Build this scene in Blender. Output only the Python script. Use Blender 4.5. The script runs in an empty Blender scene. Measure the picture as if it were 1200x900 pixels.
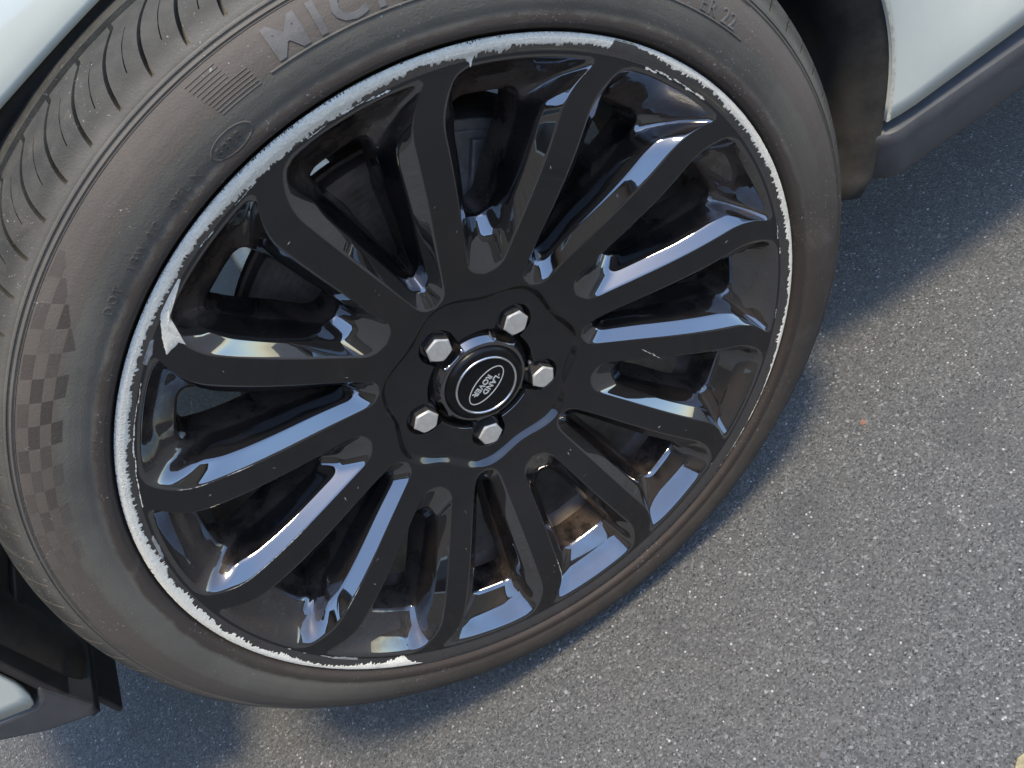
import bpy, bmesh, math, random
import numpy as np
from mathutils import Vector, Matrix
from mathutils.geometry import delaunay_2d_cdt

random.seed(7)
rng = np.random.default_rng(7)
scene = bpy.context.scene
COL = scene.collection
rad = math.radians
HUB_Z = 0.372                       # height of the wheel centre above the asphalt

# ------------------------------------------------------------------ camera
cam_d = bpy.data.cameras.new("camera")
cam = bpy.data.objects.new("camera", cam_d)
COL.objects.link(cam)
cam_d.sensor_width = 36.0
cam_d.lens = 30.69
cam_d.clip_start = 0.02
cam_d.clip_end = 500
right = Vector((0.8034347682, -0.4524059219, -0.3870677655))
up = Vector((0.5910227559, 0.5273832845, 0.6103760916))
back = Vector((-0.0720046890, -0.7191632312, 0.6911002617))
cam.matrix_world = Matrix((
    (right.x, up.x, back.x, -0.0358285),
    (right.y, up.y, back.y, -0.5121429),
    (right.z, up.z, back.z, 0.8845008),
    (0, 0, 0, 1)))
scene.camera = cam

# ------------------------------------------------------------------ light
SUN_DIR = Vector((0.03, -0.235, 1.0)).normalized()      # towards the light
elev = math.asin(SUN_DIR.z)
world = bpy.data.worlds.new("World")
scene.world = world
world.use_nodes = True
wn = world.node_tree
bg = wn.nodes['Background']
sky = wn.nodes.new('ShaderNodeTexSky')
sky.sky_type = 'NISHITA'
sky.sun_disc = False
sky.sun_elevation = elev
sky.sun_rotation = math.atan2(SUN_DIR.x, SUN_DIR.y)
sky.air_density = 1.0
sky.dust_density = 0.5
sky.ozone_density = 2.0
wn.links.new(sky.outputs['Color'], bg.inputs['Color'])
bg.inputs['Strength'].default_value = 0.15
sun_d = bpy.data.lights.new("sun", 'SUN')
sun_d.energy = 1.15
sun_d.angle = rad(10)
sun_d.color = (1.0, 0.85, 0.60)
sun = bpy.data.objects.new("sun", sun_d)
COL.objects.link(sun)
sun.location = (0, -3, 5)
sun.rotation_euler = (-SUN_DIR).to_track_quat('-Z', 'Y').to_euler()
scene.view_settings.view_transform = 'Standard'
scene.view_settings.look = 'None'
scene.view_settings.gamma = 1.0
scene.view_settings.exposure = 1.68


# ------------------------------------------------------------------ node helpers
class NT:
    def __init__(self, name):
        self.m = bpy.data.materials.new(name)
        self.m.use_nodes = True
        self.t = self.m.node_tree
        self.b = self.t.nodes['Principled BSDF']
        self.coord = None

    def n(self, kind, **kw):
        nd = self.t.nodes.new(kind)
        for k, v in kw.items():
            setattr(nd, k, v)
        return nd

    def l(self, a, b):
        self.t.links.new(a, b)

    def obj(self):
        if self.coord is None:
            self.coord = self.n('ShaderNodeTexCoord').outputs['Object']
        return self.coord

    def math(self, op, a, b=None, clamp=False):
        nd = self.n('ShaderNodeMath', operation=op)
        nd.use_clamp = clamp
        for i, v in enumerate((a, b)):
            if v is None:
                continue
            if isinstance(v, (int, float)):
                nd.inputs[i].default_value = v
            else:
                self.l(v, nd.inputs[i])
        return nd.outputs[0]

    def noise(self, scale, detail=4, rough=0.6, vec=None, dist=0.0):
        nd = self.n('ShaderNodeTexNoise')
        nd.inputs['Scale'].default_value = scale
        nd.inputs['Detail'].default_value = detail
        nd.inputs['Roughness'].default_value = rough
        nd.inputs['Distortion'].default_value = dist
        self.l(vec if vec is not None else self.obj(), nd.inputs['Vector'])
        return nd.outputs['Fac']

    def vor(self, scale, feature='F1', vec=None, out='Distance', rand=1.0):
        nd = self.n('ShaderNodeTexVoronoi', feature=feature)
        nd.inputs['Scale'].default_value = scale
        nd.inputs['Randomness'].default_value = rand
        self.l(vec if vec is not None else self.obj(), nd.inputs['Vector'])
        return nd.outputs[out]

    def ramp(self, fac, stops, interp='LINEAR'):
        nd = self.n('ShaderNodeValToRGB')
        cr = nd.color_ramp
        cr.interpolation = interp
        while len(cr.elements) < len(stops):
            cr.elements.new(0.5)
        for e, (p, c) in zip(cr.elements, stops):
            e.position = p
            e.color = (c, c, c, 1) if isinstance(c, (int, float)) else (*c, 1)
        self.l(fac, nd.inputs['Fac'])
        return nd.outputs['Color']

    def sstep(self, v, a, b):
        nd = self.n('ShaderNodeMapRange', interpolation_type='SMOOTHSTEP')
        self.l(v, nd.inputs['Value'])
        nd.inputs['From Min'].default_value = a
        nd.inputs['From Max'].default_value = b
        return nd.outputs['Result']

    def mix(self, fac, a, b, mode='MIX'):
        nd = self.n('ShaderNodeMix', data_type='RGBA', blend_type=mode)
        if isinstance(fac, (int, float)):
            nd.inputs['Factor'].default_value = fac
        else:
            self.l(fac, nd.inputs['Factor'])
        for key, v in (('A', a), ('B', b)):
            s = [i for i in nd.inputs if i.name == key and i.type == 'RGBA'][0]
            if isinstance(v, tuple):
                s.default_value = (*v, 1)
            else:
                self.l(v, s)
        return [o for o in nd.outputs if o.type == 'RGBA'][0]

    def set(self, **kw):
        for k, v in kw.items():
            s = self.b.inputs[k.replace('_', ' ')]
            if isinstance(v, (int, float)):
                s.default_value = v
            elif isinstance(v, tuple):
                s.default_value = (*v, 1) if len(v) == 3 else v
            else:
                self.l(v, s)

    def bump(self, h, strength=0.3, dist=0.001, to='Normal'):
        nd = self.n('ShaderNodeBump')
        nd.inputs['Strength'].default_value = strength
        nd.inputs['Distance'].default_value = dist
        self.l(h, nd.inputs['Height'])
        self.l(nd.outputs['Normal'], self.b.inputs[to])
        return nd

    def polar(self):
        sp = self.n('ShaderNodeSeparateXYZ')
        self.l(self.obj(), sp.inputs[0])
        x, z = sp.outputs[0], sp.outputs[2]
        r = self.math('SQRT', self.math('ADD', self.math('MULTIPLY', x, x), self.math('MULTIPLY', z, z)))
        th = self.math('ARCTAN2', z, x)
        return r, th, sp.outputs[1]


# ------------------------------------------------------------------ materials
def mat_gloss_black():
    M = NT("gloss_black_paint")
    a = M.n('ShaderNodeAttribute', attribute_name='dust').outputs['Fac']
    n1 = M.noise(28, 5, 0.65)
    n2 = M.noise(260, 3, 0.6)
    d = M.math('MULTIPLY', a, M.sstep(n1, 0.30, 0.62))
    d = M.math('MULTIPLY', d, M.math('ADD', 0.75, M.math('MULTIPLY', n2, 0.4)))
    specks = M.sstep(M.noise(900, 2, 0.5), 0.70, 0.78)
    spm = M.math('MULTIPLY', specks, M.sstep(M.noise(60, 2), 0.5, 0.7))
    film = M.math('MULTIPLY', M.sstep(M.noise(14, 4, 0.7), 0.40, 0.8), 0.05)
    dd = M.math('ADD', M.math('ADD', d, film), M.math('MULTIPLY', spm, 0.22), clamp=True)
    col = M.mix(dd, (0.006, 0.0062, 0.007), (0.105, 0.078, 0.060))
    M.set(Base_Color=col)
    rg = M.math('ADD', 0.06, M.math('MULTIPLY', dd, 0.55))
    M.set(Roughness=rg, IOR=1.45, Specular_IOR_Level=0.15)
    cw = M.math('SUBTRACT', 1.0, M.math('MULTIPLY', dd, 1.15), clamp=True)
    dim_face0 = M.n('ShaderNodeAttribute', attribute_name='dim_face').outputs['Fac']
    cw = M.math('MULTIPLY', cw, M.math('SUBTRACT', 1.0, M.math('MULTIPLY', dim_face0, 0.66)))  # less coat on the open faces, so they mirror darker
    dim_face = M.n('ShaderNodeAttribute', attribute_name='dim_face').outputs['Fac']
    cr = M.math('ADD', 0.018, M.math('MULTIPLY', dim_face, M.math('ADD', 0.03, M.math('MULTIPLY', n1, 0.08))))
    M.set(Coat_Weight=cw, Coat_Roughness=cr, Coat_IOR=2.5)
    # fine scratches in the lacquer
    sc = M.noise(35, 2, 0.5)
    M.bump(sc, 0.02, 0.0006)
    return M.m


def mat_simple(name, col, rough=0.5, metal=0.0, var=0.25, scale=60, dust=0.0, dustcol=(0.16, 0.13, 0.10),
               bump=0.1, bscale=400, coat=0.0, ior=1.5):
    M = NT(name)
    n = M.noise(scale, 5, 0.65)
    hi = tuple(min(1, c * (1 + var)) for c in col)
    lo = tuple(c * (1 - var) for c in col)
    c = M.mix(M.sstep(n, 0.3, 0.7), lo, hi)
    if dust > 0:
        dn = M.sstep(M.noise(scale * 0.4, 6, 0.7), 0.35, 0.75)
        c = M.mix(M.math('MULTIPLY', dn, dust), c, dustcol)
    M.set(Base_Color=c, Metallic=metal, IOR=ior)
    M.set(Roughness=M.math('ADD', rough - 0.08, M.math('MULTIPLY', n, 0.16), clamp=True))
    if coat:
        M.set(Coat_Weight=coat, Coat_Roughness=0.04)
    if bump:
        M.bump(M.noise(bscale, 3, 0.6), bump, 0.0006)
    return M.m


def mat_tyre():
    M = NT("dusty_tyre_rubber")
    r, th, y = M.polar()
    big = M.noise(9, 5, 0.65)
    mid = M.noise(45, 5, 0.65)
    fine = M.noise(700, 3, 0.6)
    g = M.mix(M.sstep(big, 0.3, 0.7), (0.100, 0.091, 0.074), (0.148, 0.135, 0.107))
    brown = (0.110, 0.087, 0.068)
    # brown road film on the lettering band and on the bead
    wob = M.math('MULTIPLY', M.math('SUBTRACT', mid, 0.5), 0.010)
    rw = M.math('ADD', r, wob)
    band = M.math('MULTIPLY', M.sstep(rw, 0.331, 0.335), M.math('SUBTRACT', 1.0, M.sstep(rw, 0.352, 0.360)))
    band = M.math('MULTIPLY', band, M.math('ADD', 0.45, M.math('MULTIPLY', big, 0.6)), clamp=True)
    c = M.mix(M.math('MULTIPLY', band, 0.85), g, brown)
    bead = M.math('SUBTRACT', 1.0, M.sstep(rw, 0.3085, 0.3125))
    c = M.mix(M.math('MULTIPLY', bead, 0.9), c, (0.060, 0.046, 0.036))
    # checkered panel moulded on the sidewall
    ci = M.math('FLOOR', M.math('DIVIDE', M.math('SUBTRACT', r, 0.3292), 0.0062))
    tj = M.math('FLOOR', M.math('DIVIDE', M.math('SUBTRACT', th, M.math('MULTIPLY', r, 1.5)), rad(2.9)))
    par = M.math('MODULO', M.math('ADD', M.math('ADD', ci, tj), 200), 2)
    inr = M.math('MULTIPLY', M.math('GREATER_THAN', r, 0.3292), M.math('LESS_THAN', r, 0.3538))
    # the bottom rows start later, so the panel begins on a slant
    start = M.math('ADD', rad(116), M.math('MULTIPLY', M.math('SUBTRACT', 0.3538, r), 7.5))
    thp = th
    ina = M.math('MULTIPLY', M.math('GREATER_THAN', thp, start), M.math('LESS_THAN', thp, rad(168)))
    fade = M.math('SUBTRACT', 1.0, M.sstep(thp, rad(135), rad(168)))
    chk = M.math('MULTIPLY', M.math('MULTIPLY', par, inr), M.math('MULTIPLY', ina, fade))
    cellr = M.n('ShaderNodeTexWhiteNoise', noise_dimensions='2D')
    cv = M.n('ShaderNodeCombineXYZ')
    M.l(ci, cv.inputs[0]); M.l(tj, cv.inputs[1])
    M.l(cv.outputs[0], cellr.inputs['Vector'])
    chk = M.math('MULTIPLY', chk, M.math('ADD', 0.18, M.math('MULTIPLY', cellr.outputs['Value'], 0.6)))
    c = M.mix(chk, c, (0.045, 0.035, 0.028))
    # shoulder and tread: olive grey film, dark in places
    sh = M.sstep(rw, 0.362, 0.372)
    c = M.mix(sh, c, M.mix(M.sstep(mid, 0.3, 0.7), (0.042, 0.039, 0.031), (0.074, 0.069, 0.055)))
    sx = M.n('ShaderNodeSeparateXYZ')
    M.l(M.obj(), sx.inputs[0])
    low = M.math('ADD', M.math('MULTIPLY', sx.outputs[2], -1.0), M.math('MULTIPLY', M.math('SUBTRACT', big, 0.5), 0.22))
    low = M.math('ADD', low, M.math('MULTIPLY', sx.outputs[0], 0.35))
    low_brown = M.math('MULTIPLY', M.sstep(low, 0.0, 0.22), M.math('ADD', 0.6, M.math('MULTIPLY', mid, 0.5)), clamp=True)  # darker brown towards the bottom and rear
    c = M.mix(M.math('MULTIPLY', low_brown, 0.95), c, (0.042, 0.031, 0.023))
    blot = M.sstep(M.noise(20, 6, 0.75, dist=1.0), 0.55, 0.75)
    c = M.mix(M.math('MULTIPLY', blot, 0.45), c, (0.150, 0.120, 0.092))
    scuffs = M.math('MULTIPLY', M.sstep(M.noise(420, 3, 0.7), 0.63, 0.70), M.sstep(M.noise(16, 3), 0.46, 0.60))
    c = M.mix(M.math('MULTIPLY', scuffs, 0.75), c, (0.46, 0.44, 0.40))
    M.set(Base_Color=c, Roughness=M.math('ADD', 0.55, M.math('MULTIPLY', mid, 0.25)), Specular_IOR_Level=0.35)
    rings = M.math('SINE', M.math('MULTIPLY', r, 1700))
    h = M.math('ADD', M.math('MULTIPLY', fine, 1.0), M.math('MULTIPLY', chk, -1.2))
    h = M.math('ADD', h, M.math('MULTIPLY', M.math('MULTIPLY', rings, M.sstep(mid, 0.45, 0.6)), 0.05))
    h = M.math('ADD', h, M.math('MULTIPLY', mid, 0.8))
    h = M.math('ADD', h, M.math('MULTIPLY', scuffs, 1.5))
    M.bump(h, 0.5, 0.0007)
    return M.m


def mat_scuff():
    M = NT("scraped_bare_aluminium")
    r, th, y = M.polar()
    cv = M.n('ShaderNodeCombineXYZ')
    M.l(M.math('MULTIPLY', th, 130.0), cv.inputs[0])
    M.l(M.math('MULTIPLY', r, 260.0), cv.inputs[1])
    s = M.noise(1.6, 5, 0.75, vec=cv.outputs[0], dist=1.2)
    sb = M.noise(38, 4, 0.7)
    f = M.noise(900, 4, 0.7)
    c = M.mix(M.sstep(s, 0.26, 0.55), (0.62, 0.57, 0.45), (0.96, 0.90, 0.74))
    c = M.mix(M.math('MULTIPLY', M.sstep(f, 0.58, 0.72), 0.6), c, (0.30, 0.27, 0.23))
    c = M.mix(M.math('MULTIPLY', M.sstep(sb, 0.50, 0.75), 0.40), c, (0.46, 0.43, 0.38))
    M.set(Base_Color=c, Metallic=0.0, Roughness=0.62)
    M.bump(M.math('ADD', s, M.math('MULTIPLY', f, 0.5)), 0.9, 0.0009)
    return M.m


def mat_asphalt():
    M = NT("asphalt")
    v = M.obj()
    cellc = M.vor(330, 'F1', out='Color')
    celld = M.vor(330, 'F1', out='Distance')
    sp = M.n('ShaderNodeSeparateColor')
    M.l(cellc, sp.inputs[0])
    rnd = sp.outputs[0]
    big = M.noise(3.0, 5, 0.6)
    mid = M.noise(90, 5, 0.7)
    fine = M.noise(900, 4, 0.7)
    cell2 = M.n('ShaderNodeSeparateColor')
    M.l(M.vor(620, 'F1', out='Color'), cell2.inputs[0])
    base = M.ramp(rnd, [(0.0, (0.082, 0.082, 0.079)), (0.5, (0.121, 0.120, 0.113)),
                        (0.85, (0.155, 0.153, 0.143)), (0.95, (0.22, 0.217, 0.20)), (1.0, (0.34, 0.335, 0.32))])
    base2 = M.ramp(cell2.outputs[0], [(0.0, (0.062, 0.061, 0.059)), (0.45, (0.108, 0.107, 0.101)), (0.85, (0.158, 0.156, 0.146)), (1.0, (0.30, 0.295, 0.28))])
    c = M.mix(M.sstep(mid, 0.40, 0.60), base, base2)
    c = M.mix(M.math('MULTIPLY', M.sstep(fine, 0.5, 0.68), 0.5), c, (0.050, 0.050, 0.051))
    pit = M.sstep(M.noise(300, 5, 0.7), 0.57, 0.66)
    c = M.mix(M.math('MULTIPLY', pit, 0.85), c, (0.030, 0.030, 0.031))
    c = M.mix(M.math('MULTIPLY', M.sstep(big, 0.42, 0.68), 0.16), c, (0.165, 0.152, 0.125))
    c = M.mix(M.math('MULTIPLY', M.sstep(M.noise(7.0, 5, 0.65), 0.52, 0.7), 0.42), c, (0.070, 0.071, 0.073))
    gl = M.math('MULTIPLY', M.math('GREATER_THAN', sp.outputs[1], 0.986), M.math('LESS_THAN', celld, 0.42))
    c = M.mix(M.math('MULTIPLY', gl, 0.8), c, (0.55, 0.54, 0.51))
    M.set(Base_Color=c, Roughness=0.78, Specular_IOR_Level=0.4)
    h = M.math('SUBTRACT', M.math('MULTIPLY', rnd, 1.0), M.math('MULTIPLY', celld, 1.3))
    h = M.math('ADD', h, M.math('MULTIPLY', mid, 1.6))
    h = M.math('ADD', h, M.math('MULTIPLY', fine, 0.5))
    h = M.math('SUBTRACT', h, M.math('MULTIPLY', pit, 1.6))
    M.bump(h, 0.8, 0.0012)
    return M.m


def mat_chip():
    M = NT("aggregate_chips")
    a = M.n('ShaderNodeAttribute', attribute_name='tone').outputs['Fac']
    c = M.ramp(a, [(0.0, (0.085, 0.085, 0.085)), (0.55, (0.15, 0.148, 0.142)), (0.9, (0.27, 0.265, 0.25)), (1.0, (0.52, 0.51, 0.48))])
    M.set(Base_Color=c, Roughness=0.7)
    return M.m


MAT_BLACK = mat_gloss_black()
MAT_TYRE = mat_tyre()
MAT_SCUFF = mat_scuff()
MAT_BARREL = mat_simple("brake_dust_film", (0.13, 0.092, 0.072), 0.5, 0.0, 0.4, 40, 0.5, (0.20, 0.145, 0.105), 0.15)
MAT_WHITE = mat_simple("white_car_paint", (0.66, 0.68, 0.575), 0.32, 0.0, 0.03, 8, 0.12, bump=0.0, coat=1.0)
MAT_PLASTIC = mat_simple("black_textured_plastic", (0.034, 0.030, 0.028), 0.55, 0.0, 0.25, 50, 0.35, (0.060, 0.052, 0.044), 0.25, 900)
MAT_SILL = mat_simple("grey_sill_plastic", (0.066, 0.068, 0.070), 0.5, 0.0, 0.15, 40, 0.25, (0.085, 0.08, 0.072), 0.2, 1100)
MAT_LINER = mat_simple("wheel_arch_felt", (0.030, 0.028, 0.023), 0.85, 0.0, 0.35, 45, 0.45, (0.070, 0.058, 0.042), 0.4, 500)
MAT_BOLT = mat_simple("dull_bolt_steel", (0.60, 0.57, 0.50), 0.45, 0.35, 0.12, 120, 0.15, (0.25, 0.22, 0.18), 0.1)
MAT_SEAT = mat_simple("bolt_seat_steel", (0.16, 0.15, 0.14), 0.4, 0.7, 0.3, 90, 0.5, (0.07, 0.055, 0.045), 0.1)
MAT_DISC = mat_simple("brake_disc_iron", (0.50, 0.39, 0.31), 0.5, 0.3, 0.35, 30, 0.45, (0.060, 0.040, 0.028), 0.15)
MAT_CAL = mat_simple("caliper_metal", (0.33, 0.30, 0.27), 0.5, 0.3, 0.3, 40, 0.5, (0.085, 0.066, 0.050), 0.2)
MAT_CHROME = mat_simple("satin_silver", (0.72, 0.72, 0.72), 0.25, 0.9, 0.05, 60, 0, bump=0)
MAT_CAPBLK = mat_simple("cap_black", (0.006, 0.006, 0.0065), 0.30, 0.0, 0.2, 200, 0.06, (0.06, 0.05, 0.045), 0.03, ior=1.33)
MAT_GREYPLASTIC = mat_simple("valve_cap_grey", (0.40, 0.39, 0.37), 0.5, 0.2, 0.1, 200, 0.2, bump=0.05)
MAT_ASPHALT = mat_asphalt()
MAT_CHIP = mat_chip()
MAT_LEAF = mat_simple("dry_leaf", (0.34, 0.29, 0.16), 0.7, 0, 0.3, 150, 0, bump=0.3)
MAT_BRICK = mat_simple("orange_chip", (0.27, 0.14, 0.095), 0.8, 0, 0.3, 300, 0, bump=0.3)
MAT_DIRT = mat_simple("beige_dirt_line", (0.50, 0.47, 0.37), 0.8, 0, 0.3, 120, 0, bump=0.2)


# ------------------------------------------------------------------ object helpers
def link(name, verts, faces, mat, parent=None, loc=(0, 0, 0), smooth=True, sharp=None):
    me = bpy.data.meshes.new(name)
    me.from_pydata([tuple(v) for v in verts], [], [tuple(f) for f in faces])
    me.materials.append(mat)
    me.update()
    if smooth:
        me.polygons.foreach_set('use_smooth', [True] * len(me.polygons))
        if sharp is not None:
            me.set_sharp_from_angle(angle=rad(sharp))
    o = bpy.data.objects.new(name, me)
    COL.objects.link(o)
    o.location = loc
    if parent is not None:
        o.parent = parent
    return o


def lathe(profile, n=360, phase=0.0):
    """profile of (r, z) with z the outward axle coordinate; wheel local: (r cos, -z, r sin)"""
    V, F = [], []
    m = len(profile)
    for i in range(n):
        a = phase + 2 * math.pi * i / n
        ca, sa = math.cos(a), math.sin(a)
        for r, z in profile:
            V.append((r * ca, -z, r * sa))
    for i in range(n):
        j = (i + 1) % n
        for k in range(m - 1):
            F.append((i * m + k, i * m + k + 1, j * m + k + 1, j * m + k))
    return V, F


def merge(parts):
    V, F = [], []
    for v, f in parts:
        o = len(V)
        V += list(v)
        F += [tuple(i + o for i in q) for q in f]
    return V, F


def box(x0, x1, y0, y1, z0, z1):
    V = [(x, y, z) for x in (x0, x1) for y in (y0, y1) for z in (z0, z1)]
    F = [(0, 1, 3, 2), (4, 6, 7, 5), (0, 4, 5, 1), (2, 3, 7, 6), (0, 2, 6, 4), (1, 5, 7, 3)]
    return V, F


def bevel(o, w, seg=2):
    m = o.modifiers.new("edge", 'BEVEL')
    m.width = w
    m.segments = seg
    m.limit_method = 'ANGLE'
    m.angle_limit = rad(35)
    return o


def interp(x, pts):
    return float(np.interp(x, [p[0] for p in pts], [p[1] for p in pts]))


# ------------------------------------------------------------------ setting
V, F = [(-40, -40, 0), (40, -40, 0), (40, 40, 0), (-40, 40, 0)], [(0, 1, 2, 3)]
ground = link("asphalt_ground", V, F, MAT_ASPHALT, smooth=False)
ground['kind'] = 'structure'


def chips():
    V, F, tone = [], [], []
    n = 2300
    for _ in range(n):
        x, y = random.uniform(-1.1, 1.5), random.uniform(-0.75, 0.8)
        s = random.choice((0.0010, 0.0012, 0.0014, 0.0018, 0.0022, 0.0028)) * (1.8 if random.random() < 0.02 else 1)
        k = random.randint(5, 7)
        ph = random.random() * 6.28
        base = len(V)
        h = s * random.uniform(0.25, 0.5)
        rr = [s * random.uniform(0.6, 1.1) for _ in range(k)]
        st = random.uniform(0.6, 1.0)
        rot = random.random() * 6.28
        tx, ty = random.uniform(-.25, .25), random.uniform(-.25, .25)
        cr, sr = math.cos(rot), math.sin(rot)
        for lay, (zz, sc) in enumerate(((-0.0006, 1.05), (h * 0.6, 1.0), (h, 0.62))):
            for i in range(k):
                a = ph + 2 * math.pi * i / k
                px, py = rr[i] * sc * math.cos(a), rr[i] * sc * st * math.sin(a)
                px, py = px * cr - py * sr, px * sr + py * cr
                V.append((x + px, y + py, zz + (px * tx + py * ty) * (lay > 0)))
        for lay in range(2):
            for i in range(k):
                j = (i + 1) % k
                F.append((base + lay * k + i, base + lay * k + j, base + (lay + 1) * k + j, base + (lay + 1) * k + i))
        F.append(tuple(base + 2 * k + i for i in range(k)))
        t = random.random() ** 1.3
        tone += [t] * (3 * k)
    o = link("aggregate_chips", V, F, MAT_CHIP, smooth=False)
    at = o.data.attributes.new('tone', 'FLOAT', 'POINT')
    at.data.foreach_set('value', tone)
    o['kind'] = 'stuff'
    return o


chips()

# ------------------------------------------------------------------ the car
car = bpy.data.objects.new("parked_car", None)
COL.objects.link(car)
car.location = (0, 0, 0)
car['label'] = "white car parked on asphalt with a kerb-scraped glossy black multi-spoke wheel"
car['category'] = "car"

# ---- wheel constants
PH0 = 76.7                                   # angle of the first spoke
STEP = 360.0 / 14
NS = 14
ZL = [(0.0, -0.049), (0.06, -0.049), (0.085, -0.042), (0.105, -0.039), (0.125, -0.0345), (0.15, -0.027),
      (0.175, -0.0190), (0.20, -0.0125), (0.22, -0.0083), (0.24, -0.0052), (0.262, -0.0034), (0.288, -0.0028)]
ZPOLY = np.polynomial.Polynomial.fit([p[0] for p in ZL if p[0] > 0.08], [p[1] for p in ZL if p[0] > 0.08], 4)


def z_land(r, a=None):
    return float(ZPOLY(r))


def z_front(x, y):
    r = math.hypot(x, y)
    z = float(ZPOLY(max(r, 0.08)))
    a = math.degrees(math.atan2(y, x))
    # step down to the hub plate, with a lobe per pair of spokes
    ph = (a - (PH0 - STEP / 2)) / (2 * STEP) * 2 * math.pi     # 0 at the middle of a pair
    rstep = 0.0880 - 0.0042 * math.cos(ph)
    t = min(1, max(0, (r - (rstep - 0.0040)) / 0.0080))
    t = t * t * (3 - 2 * t)
    return (1 - t) * -0.0476 + t * z


def twist(r):
    t = min(1, max(0, (r - 0.243) / 0.042))
    return -rad(4.3) * t * t


def hw_land(r, even):
    half = 0.0107 if r > 0.12 else 0.0107 + (0.12 - r) * 0.03
    return max(r * rad(STEP / 2) - half, 0.0015)


HWW_E = [(0.118, 0.0024), (0.14, 0.0055), (0.16, 0.0085), (0.20, 0.0160), (0.235, 0.0225), (0.256, 0.0245)]
HWW_O = [(0.150, 0.0085), (0.16, 0.0112), (0.20, 0.0195), (0.235, 0.0252), (0.256, 0.0270)]


def loop_half(side, r_in, r_out, hw, cin, cout, tw, n):
    """half contour from the outer middle to the inner middle; returns n+1 points in window-local (lateral, radial)"""
    pts = []
    stations = np.linspace(r_out, r_in, 60)
    for r in stations:
        w = hw(r)
        # rounded outer and inner corners
        do, di = r_out - r, r - r_in
        if do < cout:
            w = w - cout + math.sqrt(max(0, cout ** 2 - (cout - do) ** 2))
        if di < cin:
            k = 1 - di / cin
            w = w * math.sqrt(max(0, 1 - k ** 2.4))
        pts.append((side * max(w, 0), r))
    w0 = abs(pts[0][0])
    head = [(side * w0 * t, r_out) for t in np.linspace(0, 1, 14)[:-1]]
    pts = head + pts
    if abs(pts[-1][0]) > 1e-6:
        pts.append((0.0, r_in))
    P = np.array(pts)
    # fine resample by arc length with corner refinement
    out = []
    for lat, r in P:
        a = lat / r + (twist(r) if tw else 0)
        out.append((r * math.sin(-a), r * math.cos(-a), r))
    P = np.array(out)
    d = np.r_[0, np.cumsum(np.hypot(*(np.diff(P[:, :2], axis=0).T)))]
    t = np.linspace(0, d[-1], n + 1)
    return np.stack([np.interp(t, d, P[:, i]) for i in range(2)], 1)


NH = 64
WINDOWS = []
for k in range(NS):
    phi = PH0 + STEP / 2 - STEP * k
    even = (k % 2 == 0)
    r_in = 0.0965 if even else 0.1085
    lr = loop_half(-1, r_in, 0.2845, lambda r: hw_land(r, even), 0.012 if even else 0.016, 0.007, True, NH)
    rr = loop_half(1, r_in, 0.2845, lambda r: hw_land(r, even), 0.012 if even else 0.016, 0.007, True, NH)
    hww = HWW_E if even else HWW_O
    wr_in = 0.122 if even else 0.152
    wl = loop_half(-1, wr_in, 0.2545, lambda r: interp(r, hww), 0.010 if even else 0.014, 0.008, False, NH)
    ww = loop_half(1, wr_in, 0.2545, lambda r: interp(r, hww), 0.010 if even else 0.014, 0.008, False, NH)

    def glob(P):
        a = rad(phi) - math.pi / 2
        c, s = math.cos(a), math.sin(a)
        return np.stack([P[:, 0] * c - P[:, 1] * s, P[:, 0] * s + P[:, 1] * c], 1)
    # one closed loop: right half outward->inward, then left half inward->outward
    L = np.concatenate([glob(rr), glob(lr)[::-1][1:-1]])
    W = np.concatenate([glob(ww), glob(wl)[::-1][1:-1]])
    WINDOWS.append((L, W, even, phi))

BOLT_A = [33.4 + 72 * i for i in range(5)]
BOLT_R = 0.0602
POCKET = 0.0168
CAPR = 0.0475


def circle_pts(cx, cy, r, n):
    return np.array([(cx + r * math.cos(2 * math.pi * i / n), cy + r * math.sin(2 * math.pi * i / n)) for i in range(n)])


def inside(poly, pts):
    x, y = pts[:, 0], pts[:, 1]
    c = np.zeros(len(pts), bool)
    n = len(poly)
    j = n - 1
    for i in range(n):
        xi, yi = poly[i]
        xj, yj = poly[j]
        cond = ((yi > y) != (yj > y))
        with np.errstate(divide='ignore', invalid='ignore'):
            c ^= cond & (x < (xj - xi) * (y - yi) / (yj - yi + 1e-30) + xi)
        j = i
    return c


R_OUT = 0.2865
outer = circle_pts(0, 0, R_OUT, 560)
# the hub opening: a ring groove round the cap whose border bulges out round each bolt
NHUB = 360


def hub_radii(a):
    """outer border and inner (boss) border of the groove in direction a (radians)"""
    d = min(abs((a - rad(b) + math.pi) % (2 * math.pi) - math.pi) for b in BOLT_A)
    ro, ri = 0.0515, 0.0492
    q = POCKET ** 2 - (BOLT_R * math.sin(d)) ** 2
    if d < 1.0 and q > 0:
        ro = max(ro, BOLT_R * math.cos(d) + math.sqrt(q))
        ri = min(ri, BOLT_R * math.cos(d) - math.sqrt(q))
    return ro, ri


hub_hole = np.array([(hub_radii(2 * math.pi * i / NHUB)[0] * math.cos(2 * math.pi * i / NHUB), hub_radii(2 * math.pi * i / NHUB)[0] * math.sin(2 * math.pi * i / NHUB)) for i in range(NHUB)])
holes = [w[0] for w in WINDOWS] + [hub_hole]
pts2, edges = [], []


def add_loop(P):
    b = len(pts2)
    for p in P:
        pts2.append((float(p[0]), float(p[1])))
    n = len(P)
    for i in range(n):
        edges.append((b + i, b + (i + 1) % n))
    return b


starts = [add_loop(outer)] + [add_loop(h) for h in holes]
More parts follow.
